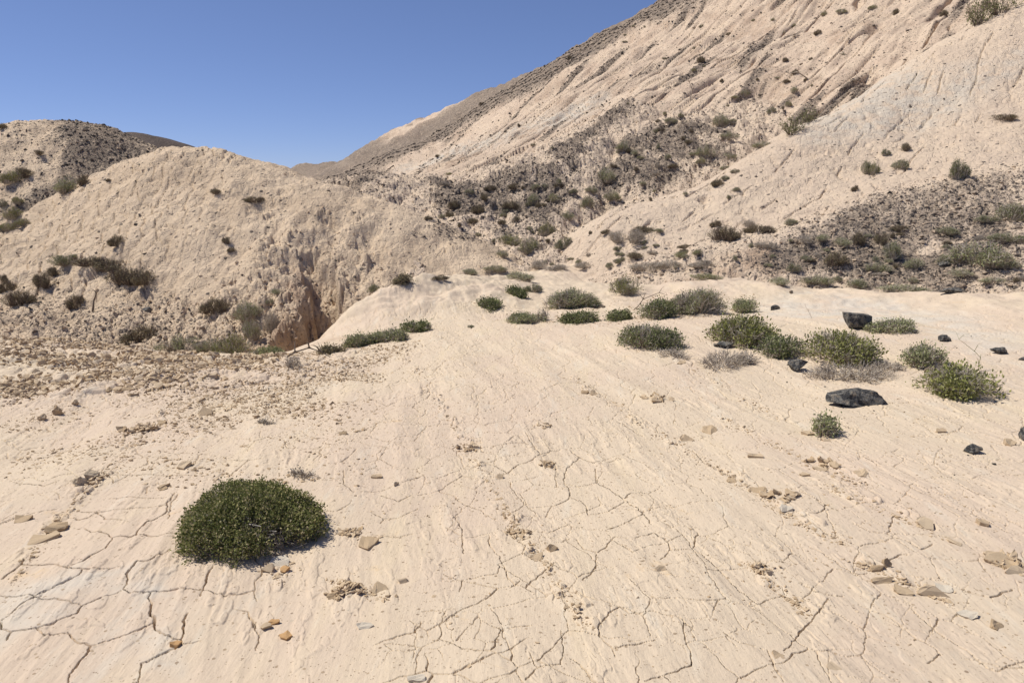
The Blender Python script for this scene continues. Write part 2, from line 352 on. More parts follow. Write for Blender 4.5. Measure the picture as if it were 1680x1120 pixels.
# ---- cracks in the near slab: surveyed main ones, and a patchy natural net
def q4(s, sx=0.0, sy=840.0, k=4.0): return [(sx + a / k, sy + b / k) for a, b in s]
MAIN = [q4(c) for c in [
 [(0,720),(60,680),(130,610),(230,550),(320,510),(400,470),(480,430),(520,405),(545,370)], [(145,345),(250,345),(360,340),(430,360),(545,370),(620,360),(730,372),(800,345)],
 [(430,360),(540,320),(630,265),(690,235),(745,165)], [(745,165),(800,155),(850,162),(890,150),(960,148),(1000,160),(1080,143),(1155,140)], [(890,150),(920,100),(980,55),(1060,25),(1095,0),(1100,-60),(1150,-130)],
 [(0,770),(80,778),(240,765),(330,735),(430,690),(500,660),(540,615),(640,570),(760,535),(810,510)], [(810,510),(840,430),(835,400),(870,350),(905,318),(970,320),(1060,275),(1120,240)],
 [(810,510),(850,525),(930,525),(1000,518),(1100,515),(1170,500),(1330,510)], [(240,765),(300,800),(380,803),(450,795),(500,850),(595,875),(570,935),(515,985),(455,1080),(450,1130)],
 [(595,875),(680,850),(760,825),(850,790),(930,765),(1000,730)], [(1000,518),(975,560),(990,600),(985,660),(1010,700),(1015,765),(1080,810),(1190,825)],
 [(1245,660),(1200,710),(1205,780),(1195,865),(1080,930),(930,990),(920,1060),(905,1110),(860,1130)], [(1195,865),(1330,845)], [(1395,350),(1360,420),(1355,460),(1325,520),(1310,550)],
 [(0,720),(10,770)], [(80,785),(40,840)], [(145,345),(150,300)], [(145,345),(60,400),(10,440)]]]
MID = [q4(c) for c in [[(0,550),(180,540),(280,565),(390,572),(470,590),(540,615)], [(450,35),(520,50),(600,25),(640,0),(690,45),(800,50)], [(565,100),(600,130),(700,140),(745,165)], [(1330,510),(1480,550),(1680,515)], [(1540,630),(1630,660),(1665,760)], [(0,75),(120,30),(200,0)]]]
MID += [q4(c, 700, 680, 2.545) for c in [
 [(415,75),(430,105),(465,150),(475,165),(510,155),(560,148)], [(475,165),(430,195),(380,210),(340,245),(290,215),(240,200)], [(600,150),(640,180),(700,200),(760,198),(800,180)], [(640,180),(585,225),(575,280),(600,325),(595,350),(540,380),(430,388)],
 [(600,345),(640,360),(670,385),(672,420),(760,405),(825,362)], [(705,225),(710,285),(770,315),(825,355),(880,390),(920,430),(942,458)], [(710,285),(640,300),(575,290)], [(825,350),(850,328),(930,330)],
 [(510,492),(560,470),(600,458)], [(785,510),(860,515),(945,495),(1000,520),(1022,560),(980,605)], [(1022,565),(1085,560),(1150,580),(1210,635),(1310,740),(1380,790),(1425,805)], [(625,520),(660,560),(720,575),(785,510)],
 [(710,575),(705,640),(650,690)], [(305,635),(295,665),(230,672),(150,690),(140,740)], [(275,880),(310,897),(440,877)], [(310,897),(300,930),(270,980),(200,985)], [(810,798),(845,830),(940,820)], [(810,798),(760,825),(735,860),(710,890),(720,925),(780,975),(880,955),(960,940)],
 [(780,975),(782,1010)], [(1075,860),(1075,930),(1100,985),(1110,1040),(1040,1070),(990,1090),(910,1115)], [(430,990),(450,1040),(470,1055),(560,1040),(575,985),(560,900)], [(470,1055),(430,1085),(415,1110)], [(605,1020),(660,1055),(715,1120)], [(940,820),(1060,850),(1120,900)],
 [(1240,910),(1300,950),(1425,985)], [(350,725),(390,690)], [(1115,560),(1130,490)], [(120,430),(145,480),(155,580)], [(800,30),(850,60),(900,90)], [(1110,150),(1160,200),(1240,245),(1300,275)], [(990,1090),(1020,1120)]]]
MID += [q4(c, 1260, 680, 2.545) for c in [
 [(510,250),(560,280),(610,310),(700,350),(780,390),(850,410),(920,450),(1000,490),(1069,505)], [(140,415),(200,460),(250,500),(330,505)], [(360,455),(420,485),(500,497),(560,520),(640,560),(690,540)], [(170,550),(250,590),(320,640),(370,670),(410,658)], [(490,620),(550,585),(580,583)],
 [(130,700),(200,740),(280,755),(320,760)], [(380,795),(460,825),(520,850),(600,920),(700,980),(720,1000),(670,1040)], [(600,810),(660,870),(740,930),(830,980),(920,1060),(970,1070),(1000,1045),(1069,1030)], [(800,735),(850,745),(930,765),(980,745),(1020,730)], [(75,985),(100,950),(160,880),(215,820),(255,770)],
 [(0,980),(30,1060),(70,1120)], [(130,320),(200,350),(235,375),(230,400),(180,410)], [(500,500),(515,450),(530,420)], [(600,265),(680,280),(750,290)], [(800,290),(860,325),(930,350)], [(300,35),(340,55),(400,70)], [(400,175),(470,215)]]]
MID += [q4(c, 0, 540, 2.667) for c in [
 [(780,720),(750,760),(735,830)], [(300,790),(420,800),(560,785),(740,770)], [(330,835),(390,825),(440,790)], [(700,485),(800,490)], [(730,515),(850,510)], [(970,570),(1050,575),(1160,565)], [(960,390),(1020,380),(1070,350)], [(270,415),(350,415),(400,400)], [(100,580),(150,560)], [(60,670),(200,685),(260,660)],
 [(420,630),(520,635),(700,640),(850,640)], [(480,740),(600,735),(720,735)], [(640,720),(650,690),(740,660)], [(1010,640),(1090,570)], [(0,855),(90,820),(260,785)]]]
MID += [q4(c, 250, 740, 3.293) for c in [
 [(1190,335),(1250,365),(1330,360),(1440,310)], [(1230,390),(1255,365)], [(1030,100),(1035,180),(1090,220),(1220,220),(1310,185)], [(1230,240),(1330,270),(1400,240)], [(860,150),(1000,155)], [(900,330),(1000,325),(1070,280)], [(550,560),(570,600),(600,640),(560,700),(550,760),(565,810)], [(380,780),(470,775),(550,750)], [(450,850),(520,870),(555,940),(575,1000),(560,1080)], [(1180,450),(1320,465),(1450,440)], [(1200,1050),(1320,1000),(1420,980),(1450,920)]]]
near = (Rr < 11) & (np.abs(np.where(Tg > math.pi, Tg - 2 * math.pi, Tg)) < 0.78)
xn = X[near]; yn = Y[near]; rn = Rr[near]
wz = 0.007
wxn = xn + wz * fbm(xn / 0.06, yn / 0.06, 3, 201); wyn = yn + wz * fbm(xn / 0.06, yn / 0.06, 3, 205)
wmod = 0.75 + 0.7 * pn(xn / 0.17, yn / 0.17, 209)
dep = np.zeros(xn.shape, np.float32)
def carve(lines, wd, dp):
    for ln in lines:
        w_ = hits0([(px, min(py, 1119)) for px, py in ln], 1.2, 30)
        n_ = len(w_) - 1
        for i_, ((x0, y0), (x1, y1)) in enumerate(zip(w_[:-1], w_[1:])):
            m = np.where((wxn > min(x0, x1) - 0.04) & (wxn < max(x0, x1) + 0.04) & (wyn > min(y0, y1) - 0.04) & (wyn < max(y0, y1) + 0.04))[0]
            if not len(m): continue
            L2 = (x1 - x0) ** 2 + (y1 - y0) ** 2 + 1e-12
            s = np.clip(((wxn[m] - x0) * (x1 - x0) + (wyn[m] - y0) * (y1 - y0)) / L2, 0, 1)
            d = np.hypot(wxn[m] - x0 - s * (x1 - x0), wyn[m] - y0 - s * (y1 - y0))
            q = (i_ + s) / n_; tap = 0.55 + 0.45 * np.sin(q * math.pi)
            ww = np.maximum(wd * wmod[m] * tap, 0.0007 * rn[m])
            dep[m] = np.maximum(dep[m], dp * tap * (1 - smooth(0.45, 1.0, d / ww)))
carve(MAIN, 0.0055, 0.05)
carve(MID, 0.0032, 0.03)
lowleft = np.clip(1 - np.hypot(xn + 1.6, yn - 2.9) / 1.3, 0, 1) > 0
def net(cell, seed, wd, dp, thr, asp=1.0):
    vv, _ = voro((wxn + 0.022 * pn(xn / 0.15, yn / 0.15, seed + 3)) / cell, (wyn + 0.022 * pn(xn / 0.15, yn / 0.15, seed + 4)) / cell / asp, seed)
    m = smooth(thr, thr + 0.35, pn(xn / 0.35, yn / 0.35, seed + 9))
    ww = np.maximum(wd * (0.35 + m), np.where(rn > 5.5, 0.00075, 0.00055) * rn) / cell * 1.3
    return dp * m * (1 - smooth(0.4, 1.0, vv / ww))
g1 = np.maximum(net(0.27, 301, 0.0017, 0.018, -0.55, 1.15), net(0.40, 305, 0.0026, 0.022, -0.45, 1.0) * (xn < 0.2))
g2 = net(0.13, 311, 0.0013, 0.008, 0.05)
keep = ~lowleft
dep = np.maximum(dep, np.maximum(g1 * keep * 0.85, g2 * keep))
dfull = np.zeros(X.shape, np.float32); dfull[near] = dep
Zs[iF] -= dfull
del xn, yn, wxn, wyn
sid = Zs.argmax(0)
srt = np.sort(Zs, axis=0)
gap = srt[-1] - srt[-2]                     # how far the winning sheet stands above the next: 0 in a crease
k = 0.12
Z = srt[-1] + 0.25 * k * np.clip(1 - gap / k, 0, 1) ** 2
Zbase = Z.copy()

# ---- ground cover masks surveyed on the land
OUT = {}
def outline(pix): return hits0(pix)
mx = X + 0.35 * f05 + 0.4 * f2; my = Y + 0.5 * f05 + 0.5 * f2
grav = np.zeros(X.shape, np.float32); white = grav.copy(); red = grav.copy()
brk = smooth(-0.55, 0.05, fbm(X / 1.7, Y / 2.6, 4, 421))
def region(ids, pix, soft, amt, arr):
    sel = np.isin(sid, ids) & (Rr < 230)
    v_ = inside(mx[sel], my[sel], outline(pix), soft) * amt
    arr[sel] = np.maximum(arr[sel], v_)
region([iA], [(75, 202), (215, 219), (250, 243), (238, 285), (150, 322), (90, 370), (40, 420), (3, 440), (3, 340), (60, 310), (105, 285), (110, 240)], 0.7, 1.0, grav)
region([iM, iB], [(690, 292), (800, 288), (830, 275), (905, 241), (965, 208), (1060, 165), (1040, 185), (985, 215), (950, 270), (945, 320), (880, 395), (835, 390), (760, 360), (715, 335)], 0.6, 1.0, grav)
region([iN, iM, iB], [(1005, 240), (1100, 192), (1200, 210), (1210, 255), (1150, 285), (1060, 325), (985, 345), (978, 300)], 0.6, 0.95, grav)
region([iS], [(1230, 430), (1300, 380), (1440, 318), (1560, 294), (1678, 275), (1678, 400), (1678, 470), (1250, 455)], 0.5, 0.9, grav)
region([iB], [(480, 268), (560, 258), (640, 230), (760, 165), (840, 125), (930, 75), (1080, -14), (1140, -14), (1150, 8), (1040, 45), (960, 100), (900, 135), (820, 172), (765, 203), (700, 240), (620, 275), (560, 284)], 2.5, 0.95, grav)
region([iB, iM], [(500, 282), (600, 284), (640, 300), (620, 310), (560, 305)], 1.5, 0.95, grav)
region([iL], [(700, 372), (760, 378), (800, 400), (770, 402), (720, 395)], 0.3, 0.55, grav)
region([iL], [(5, 480), (120, 470), (300, 520), (440, 560), (400, 578), (5, 556)], 0.8, 0.35, grav)
grav = np.where(np.isin(sid, [iM, iN]), grav * (0.35 + 0.65 * brk), np.where(sid == iS, grav * (0.72 + 0.28 * brk), grav))
grav = np.where(sid == iB, np.maximum(grav, 0.9 * smooth(88, 104, Rr)), grav)
region([iB], [(500, 278), (600, 286), (650, 298), (690, 290), (640, 278), (560, 270)], 1.5, 1.0, grav)
st_ = smooth(0.28, 0.6, fbm((X * 0.75 - Y * 0.66) / 1.6, (X * 0.66 + Y * 0.75) / 9, 3, 401))
grav = np.maximum(grav, np.where(sid == iB, 0.12 + 0.8 * st_, 0))
grav = np.maximum(grav, np.where(sid == iR, 0.035, 0)); grav = np.maximum(grav, np.where(sid == iL, 0.04, 0)); grav = np.maximum(grav, np.where(np.isin(sid, [iM, iN, iS, iA]), 0.22, 0)); grav = np.where(sid == iH, 0.3, grav)
region([iR], [(1250, 175), (1380, 165), (1520, 130), (1678, 90), (1678, 125), (1560, 190), (1420, 225), (1330, 240)], 0.8, 0.55, white)
region([iB], [(640, 280), (760, 255), (960, 190), (1000, 150), (900, 190), (760, 235)], 2.0, 0.7, white)
region([iF], [(1160, 510), (1400, 535), (1560, 560), (1678, 620), (1678, 560), (1500, 500), (1300, 490)], 0.5, 0.6, white)
region([iF], [(0, 930), (240, 900), (310, 990), (330, 1110), (0, 1118)], 0.15, 0.5, white)
region([iS], [(1120, 460), (1250, 400), (1330, 440), (1300, 462)], 0.4, 0.8, red)
region([iL, iF], [(425, 580), (430, 545), (480, 500), (480, 440), (530, 450), (560, 500), (520, 570)], 0.3, 1.0, red)
red = np.maximum(red, np.where(sid == iB, 0.5 * smooth(0.15, 0.5, fbm(X / 3, Y / 6, 3, 411)), 0))
# ---------------------------------------------------------------- materials
def mat(name):
    m = bpy.data.materials.new(name); m.use_nodes = True
    nt = m.node_tree; nt.nodes.clear()
    out = nt.nodes.new('ShaderNodeOutputMaterial'); b = nt.nodes.new('ShaderNodeBsdfPrincipled')
    nt.links.new(b.outputs[0], out.inputs[0])
    b.inputs['Roughness'].default_value = 0.9
    b.inputs['Specular IOR Level'].default_value = 0.15
    return m, nt, b
class NB:
    def __init__(s, nt): s.nt = nt
    def n(s, t, **k):
        nd = s.nt.nodes.new(t)
        for a, v in k.items(): setattr(nd, a, v)
        return nd
    def put(s, sock, v):
        if isinstance(v, bpy.types.NodeSocket): s.nt.links.new(v, sock)
        elif v is not None:
            if hasattr(sock.default_value, '__len__') and not hasattr(v, '__len__'): v = (v, v, v, 1)[:len(sock.default_value)]
            if hasattr(v, '__len__') and len(sock.default_value) == 4 and len(v) == 3: v = (*v, 1)
            sock.default_value = v
    def noise(s, vec, scale, det=3, rough=0.55):
        nd = s.n('ShaderNodeTexNoise'); s.put(nd.inputs['Vector'], vec); nd.inputs['Scale'].default_value = scale
        nd.inputs['Detail'].default_value = det; nd.inputs['Roughness'].default_value = rough
        return nd.outputs[0]
    def math(s, op, a, b=0.0, clamp=False):
        nd = s.n('ShaderNodeMath', operation=op, use_clamp=clamp); s.put(nd.inputs[0], a); s.put(nd.inputs[1], b); return nd.outputs[0]
    def step(s, v, a, b):
        nd = s.n('ShaderNodeMapRange', interpolation_type='SMOOTHSTEP'); s.put(nd.inputs[0], v); nd.inputs[1].default_value = a; nd.inputs[2].default_value = b; return nd.outputs[0]
    def mix(s, f, a, b):
        nd = s.n('ShaderNodeMix', data_type='RGBA'); s.put(nd.inputs[0], f); s.put(nd.inputs[6], a); s.put(nd.inputs[7], b); return nd.outputs[2]
    def scale(s, vec, sc, rot=0.0):
        nd = s.n('ShaderNodeMapping'); s.put(nd.inputs[0], vec); nd.inputs['Scale'].default_value = sc; nd.inputs['Rotation'].default_value = (0, 0, rot); return nd.outputs[0]
    def ramp(s, f, cols):
        nd = s.n('ShaderNodeValToRGB'); s.put(nd.inputs[0], f); cr = nd.color_ramp
        while len(cr.elements) < len(cols): cr.elements.new(0.5)
        for e, (p, c) in zip(cr.elements, cols): e.position = p; e.color = (*c, 1)
        return nd.outputs[0]

def clay_mat(name, base, alt, yellow, slab=False):
    m, nt, b = mat(name); g = NB(nt)
    co = g.n('ShaderNodeTexCoord').outputs['Object']
    at = g.n('ShaderNodeVertexColor', layer_name='cover').outputs[0]
    sep = g.n('ShaderNodeSeparateColor'); g.put(sep.inputs[0], at)
    gr, wh, rd = sep.outputs[0], sep.outputs[1], sep.outputs[2]
    c = g.mix(g.step(g.noise(co, 0.7, 5), 0.4, 0.62), base, alt)
    if slab:
        st = g.scale(co, (5.5, 0.9, 1), math.radians(-14.5))
        c = g.mix(g.math('MULTIPLY', g.step(g.noise(st, 1.0, 5, 0.6), 0.5, 0.75), 0.5), c, yellow)
        st2 = g.scale(co, (9, 1.6, 1), math.radians(-14.5))
        c = g.mix(g.math('MULTIPLY', g.step(g.noise(st2, 1.3, 4, 0.6), 0.56, 0.72), 0.3), c, (0.62, 0.575, 0.475))
        c = g.mix(g.math('MULTIPLY', g.step(g.noise(co, 3.1, 6, 0.7), 0.62, 0.75), 0.5), c, (0.62, 0.43, 0.22))
    else:
        c = g.mix(g.math('MULTIPLY', g.step(g.noise(co, 1.9, 5, 0.65), 0.52, 0.7), 0.6), c, yellow)
    mot = g.noise(co, 24, 5, 0.7)
    c = g.mix(g.math('MULTIPLY', g.step(mot, 0.52, 0.75), 0.28), c, (0.44, 0.33, 0.23))
    c = g.mix(g.math('MULTIPLY', wh, g.step(g.noise(co, 2.2, 5, 0.65), 0.35, 0.6)), c, (0.555, 0.52, 0.445))
    c = g.mix(g.math('MULTIPLY', rd, g.step(g.noise(co, 1.5, 5, 0.65), 0.3, 0.6)), c, (0.41, 0.29, 0.20))
    tone = g.math('MULTIPLY', g.math('MULTIPLY', gr, g.step(gr, 0.3, 0.8)), g.step(g.noise(co, 3.0, 6, 0.7), 0.25, 0.6))
    c = g.mix(g.math('MULTIPLY', tone, 0.82), c, (0.155, 0.122, 0.096))
    # pebbles lying on and set into the clay
    hs = None
    for sc, cut in ((9.0, 1.0), (17.0, 1.05), (34.0, 0.8)):
        vo = g.n('ShaderNodeTexVoronoi'); g.put(vo.inputs['Vector'], co); vo.inputs['Scale'].default_value = sc
        cs = g.n('ShaderNodeSeparateColor'); g.put(cs.inputs[0], vo.outputs['Color'])
        has = g.math('LESS_THAN', cs.outputs[0], g.math('MULTIPLY', gr, cut * 0.72))
        inner = g.math('LESS_THAN', vo.outputs['Distance'], 0.46)
        has = g.math('MULTIPLY', has, inner)
        pc = g.ramp(cs.outputs[1], [(0.0, (0.075, 0.064, 0.056)), (0.35, (0.14, 0.115, 0.095)), (0.7, (0.22, 0.175, 0.135)), (1.0, (0.35, 0.27, 0.20))])
        c = g.mix(g.math('MULTIPLY', has, 0.92), c, pc)
        hh = g.math('MULTIPLY', has, g.math('MULTIPLY', g.math('SUBTRACT', 0.5, vo.outputs['Distance']), 0.6 / sc))
        hs = hh if hs is None else g.math('ADD', hs, hh)
    if slab:
        for sc, cut in ((55.0, 0.05), (120.0, 0.07)):
            vo = g.n('ShaderNodeTexVoronoi'); g.put(vo.inputs['Vector'], co); vo.inputs['Scale'].default_value = sc
            cs = g.n('ShaderNodeSeparateColor'); g.put(cs.inputs[0], vo.outputs['Color'])
            has = g.math('MULTIPLY', g.math('LESS_THAN', cs.outputs[0], cut), g.math('LESS_THAN', vo.outputs['Distance'], 0.38))
            c = g.mix(g.math('MULTIPLY', has, 0.8), c, g.ramp(cs.outputs[1], [(0.0, (0.20, 0.14, 0.09)), (0.6, (0.38, 0.28, 0.18)), (1.0, (0.5, 0.42, 0.32))]))
            hs = g.math('ADD', hs, g.math('MULTIPLY', has, 0.12 / sc))
    g.put(b.inputs['Base Color'], c)
    h = g.math('ADD', g.math('MULTIPLY', g.noise(co, 6.5 if not slab else 14, 9, 0.72), 0.085 if not slab else 0.010), hs)
    if not slab:
        vo = g.n('ShaderNodeTexVoronoi', feature='DISTANCE_TO_EDGE'); g.put(vo.inputs['Vector'], g.scale(co, (6, 4, 5))); vo.inputs['Scale'].default_value = 1.0
        h = g.math('ADD', h, g.math('MULTIPLY', g.step(vo.outputs['Distance'], 0.0, 0.09), 0.014))
    else:
        h = g.math('ADD', h, g.math('MULTIPLY', g.noise(g.scale(co, (60, 9, 20), math.radians(-14.5)), 1.0, 4, 0.6), 0.0045))
    bp = g.n('ShaderNodeBump'); g.put(bp.inputs['Height'], h); bp.inputs['Strength'].default_value = 0.9; bp.inputs['Distance'].default_value = 1.0
    nt.links.new(bp.outputs[0], b.inputs['Normal'])
    return m
M_SLAB = clay_mat('cracked_cream_clay', (0.585, 0.478, 0.350), (0.570, 0.455, 0.342), (0.619, 0.506, 0.342), True)
M_PALE = clay_mat('pale_dome_clay', (0.623, 0.489, 0.347), (0.556, 0.430, 0.301), (0.667, 0.526, 0.373))
M_PINK = clay_mat('pinkish_slope_clay', (0.621, 0.495, 0.368), (0.588, 0.467, 0.351), (0.655, 0.528, 0.389))
M_MOUNT = clay_mat('mountain_clay', (0.622, 0.490, 0.361), (0.552, 0.427, 0.318), (0.644, 0.519, 0.383))

M_DARK = clay_mat('dark_hill_gravel', (0.078, 0.060, 0.051), (0.102, 0.078, 0.066), (0.120, 0.096, 0.078))
def simple(name, cols, rough=0.85, scale=None, bump=None, island=True, trans=0.0, vcol=None):
    m, nt, b = mat(name); g = NB(nt)
    geo = g.n('ShaderNodeNewGeometry')
    co = g.n('ShaderNodeTexCoord').outputs['Object']
    f = geo.outputs['Random Per Island'] if island else None
    if scale:
        nz = g.noise(co, scale, 5, 0.65)
        f = g.math('ADD', g.math('MULTIPLY', f, 0.5), g.math('MULTIPLY', nz, 0.5)) if f is not None else g.step(nz, 0.3, 0.7)
    g.put(b.inputs['Base Color'], g.ramp(f, cols))
    b.inputs['Roughness'].default_value = rough
    if bump:
        bp = g.n('ShaderNodeBump'); g.put(bp.inputs['Height'], g.noise(co, bump[0], 6, 0.7)); bp.inputs['Strength'].default_value = bump[1]; bp.inputs['Distance'].default_value = bump[2]
        nt.links.new(bp.outputs[0], b.inputs['Normal'])
    if trans:
        t = g.n('ShaderNodeBsdfTranslucent'); g.put(t.inputs[0], g.ramp(f, cols)); mx_ = g.n('ShaderNodeMixShader'); mx_.inputs[0].default_value = trans
        nt.links.new(b.outputs[0], mx_.inputs[1]); nt.links.new(t.outputs[0], mx_.inputs[2])
        nt.links.new(mx_.outputs[0], nt.nodes['Material Output'].inputs[0])
    return m

# ---------------------------------------------------------------- terrain objects
def tag(o, label=None, cat=None, group=None, kind=None):
    if label: o['label'] = label
    if cat: o['category'] = cat
    if group: o['group'] = group
    if kind: o['kind'] = kind
    return o
def mesh_np(name, V, Fq, Ft=None, smooth_=False, mats=(), mi=None):
    """mesh from numpy quads / triangles"""
    me = bpy.data.meshes.new(name)
    nv = len(V); nq = 0 if Fq is None else len(Fq); ntr = 0 if Ft is None else len(Ft)
    me.vertices.add(nv); me.vertices.foreach_set('co', np.ascontiguousarray(V, np.float32).ravel())
    idx = np.concatenate([a.ravel() for a in (Fq, Ft) if a is not None and len(a)]).astype(np.int32)
    me.loops.add(len(idx)); me.loops.foreach_set('vertex_index', idx)
    me.polygons.add(nq + ntr)
    ls = np.concatenate([np.arange(nq) * 4, nq * 4 + np.arange(ntr) * 3]).astype(np.int32)
    me.polygons.foreach_set('loop_start', ls)
    me.polygons.foreach_set('use_smooth', np.full(nq + ntr, smooth_))
    if mi is not None: me.polygons.foreach_set('material_index', np.asarray(mi, np.int32))
    for m in mats: me.materials.append(m)
    me.update(calc_edges=True)
    return me
def link(name, me, parent=None, loc=(0, 0, 0)):
    o = bpy.data.objects.new(name, me); o.location = loc; COL.objects.link(o)
    if parent: o.parent = parent
    return o
ii, jj = np.meshgrid(np.arange(nr - 1), np.arange(ntc), indexing='ij')
j2 = (jj + 1) % ntc
Q = np.stack([ii * ntc + jj, ii * ntc + j2, (ii + 1) * ntc + j2, (ii + 1) * ntc + jj], -1)[..., ::-1]
s4 = np.stack([sid[ii, jj], sid[ii, j2], sid[ii + 1, j2], sid[ii + 1, jj]], -1)
fs = s4.min(-1)
AREA = None
allV = np.stack([X, Y, Z], -1).reshape(-1, 3)
allC = np.stack([grav, white, red, np.ones_like(grav)], -1).reshape(-1, 4)
def part_of(ids, name, label, m, kind='structure'):
    q = Q[np.isin(fs, ids)].reshape(-1, 4)
    if not len(q): return
    u_, inv = np.unique(q, return_inverse=True)
    me = mesh_np(name, allV[u_], inv.reshape(-1, 4), smooth_=True, mats=[m])
    ca = me.color_attributes.new('cover', 'FLOAT_COLOR', 'POINT')
    ca.data.foreach_set('color', np.ascontiguousarray(allC[u_], np.float32).ravel())
    tag(link(name, me), label=label, kind=kind)
part_of([iF, iG], 'ground', 'cream cracked clay slab filling the foreground', M_SLAB)
part_of([iL], 'hill', 'pale lumpy clay dome on the left with a dark canyon at its foot', M_PALE)
part_of([iA], 'hill', 'brown gravel-strewn hill at the far left behind the dome', M_PALE)
part_of([iM], 'hill', 'dark gravel spur in the middle of the view', M_PINK)
part_of([iN], 'hill', 'second gravel spur right of the middle one', M_PINK)
part_of([iR], 'hill', 'smooth pinkish clay slope on the right', M_PINK)
part_of([iS], 'hill', 'gravel-topped shoulder at the right behind the slab', M_PINK)
part_of([iB], 'mountain', 'tall eroded mountainside rising to the upper right', M_MOUNT)
part_of([iH], 'hill', 'small dark hump on the skyline at the left', M_DARK)
def ground_at(x, y): return look(Z, x, y)
def hit(px, py, D0=1.4, D1=200):
    a, b = ray(px, py)
    D = np.exp(np.linspace(math.log(D0), math.log(D1), 3600))
    h = look(Z, a * D, D)
    m = np.where(b * D < h)[0]
    if not len(m): return None
    i = m[0]
    return np.array([a * D[i], D[i], h[i]])
# ---------------------------------------------------------------- plants
rng = np.random.default_rng(7)
M_TWIG = simple('grey_twig', [(0.0, (0.25, 0.20, 0.145)), (0.5, (0.42, 0.36, 0.29)), (1.0, (0.60, 0.54, 0.46))])
M_BROWNTWIG = simple('brown_twig', [(0.0, (0.10, 0.075, 0.055)), (1.0, (0.27, 0.21, 0.16))])
LEAF = {
 'cushion': simple('cushion_leaf', [(0.0, (0.097, 0.114, 0.036)), (0.45, (0.184, 0.199, 0.068)), (0.75, (0.319, 0.306, 0.122)), (1.0, (0.561, 0.466, 0.286))], trans=0.25),
 'green': simple('green_leaf', [(0.0, (0.170, 0.180, 0.060)), (0.6, (0.279, 0.283, 0.094)), (1.0, (0.419, 0.399, 0.188))], trans=0.2),
 'dark': simple('dark_green_leaf', [(0.0, (0.120, 0.138, 0.058)), (0.6, (0.204, 0.224, 0.095)), (1.0, (0.384, 0.380, 0.210))], trans=0.2),
 'grey': simple('grey_green_leaf', [(0.0, (0.184, 0.196, 0.099)), (0.5, (0.299, 0.312, 0.152)), (1.0, (0.483, 0.490, 0.268))], trans=0.2),
 'brown': simple('olive_brown_leaf', [(0.0, (0.149, 0.130, 0.078)), (0.6, (0.257, 0.221, 0.126)), (1.0, (0.419, 0.351, 0.228))], trans=0.15),
 'dry': simple('dry_leaf', [(0.0, (0.30, 0.26, 0.20)), (1.0, (0.52, 0.46, 0.38))], trans=0.15),
 'broom': simple('broom_leaf', [(0.0, (0.17, 0.18, 0.08)), (1.0, (0.33, 0.33, 0.16))], trans=0.2)}
def norm(v): return v / (np.linalg.norm(v, axis=-1, keepdims=True) + 1e-9)
def tubes(A, B, C, ra, rc, rg):
    """three-sided bent twigs through points A, B, C (arrays n x 3)"""
    n = len(A); pts = [A, B, C]; rad = [ra, (ra + rc) / 2, rc]
    d = norm(C - A); s = norm(np.cross(d, rg.normal(size=(n, 3)))); t = np.cross(d, s)
    V = []
    for p, r in zip(pts, rad):
        for k in range(3):
            a = k * 2.0944
            V.append(p + (s * math.cos(a) + t * math.sin(a)) * (r[:, None] if hasattr(r, 'shape') else r))
    V = np.stack(V, 1).reshape(-1, 3)
    F = []
    b = (np.arange(n) * 9)[:, None]
    for lv in (0, 3):
        for k in range(3):
            k2 = (k + 1) % 3
            F.append(b + np.array([[lv + k, lv + k2, lv + 3 + k2, lv + 3 + k]]))
    return V, np.concatenate(F)
def leaves(Pp, D, ln, wd, rg):
    n = len(Pp); s = norm(np.cross(D, rg.normal(size=(n, 3)))); u = np.cross(D, s)
    l = (ln * rg.uniform(0.6, 1.3, n))[:, None]; w_ = l * wd
    mid = Pp + D * l * 0.5 + u * l * 0.08
    V = np.stack([Pp, mid + s * w_, Pp + D * l, mid - s * w_], 1).reshape(-1, 3)
    return V, (np.arange(n) * 4)[:, None] + np.arange(4)[None]
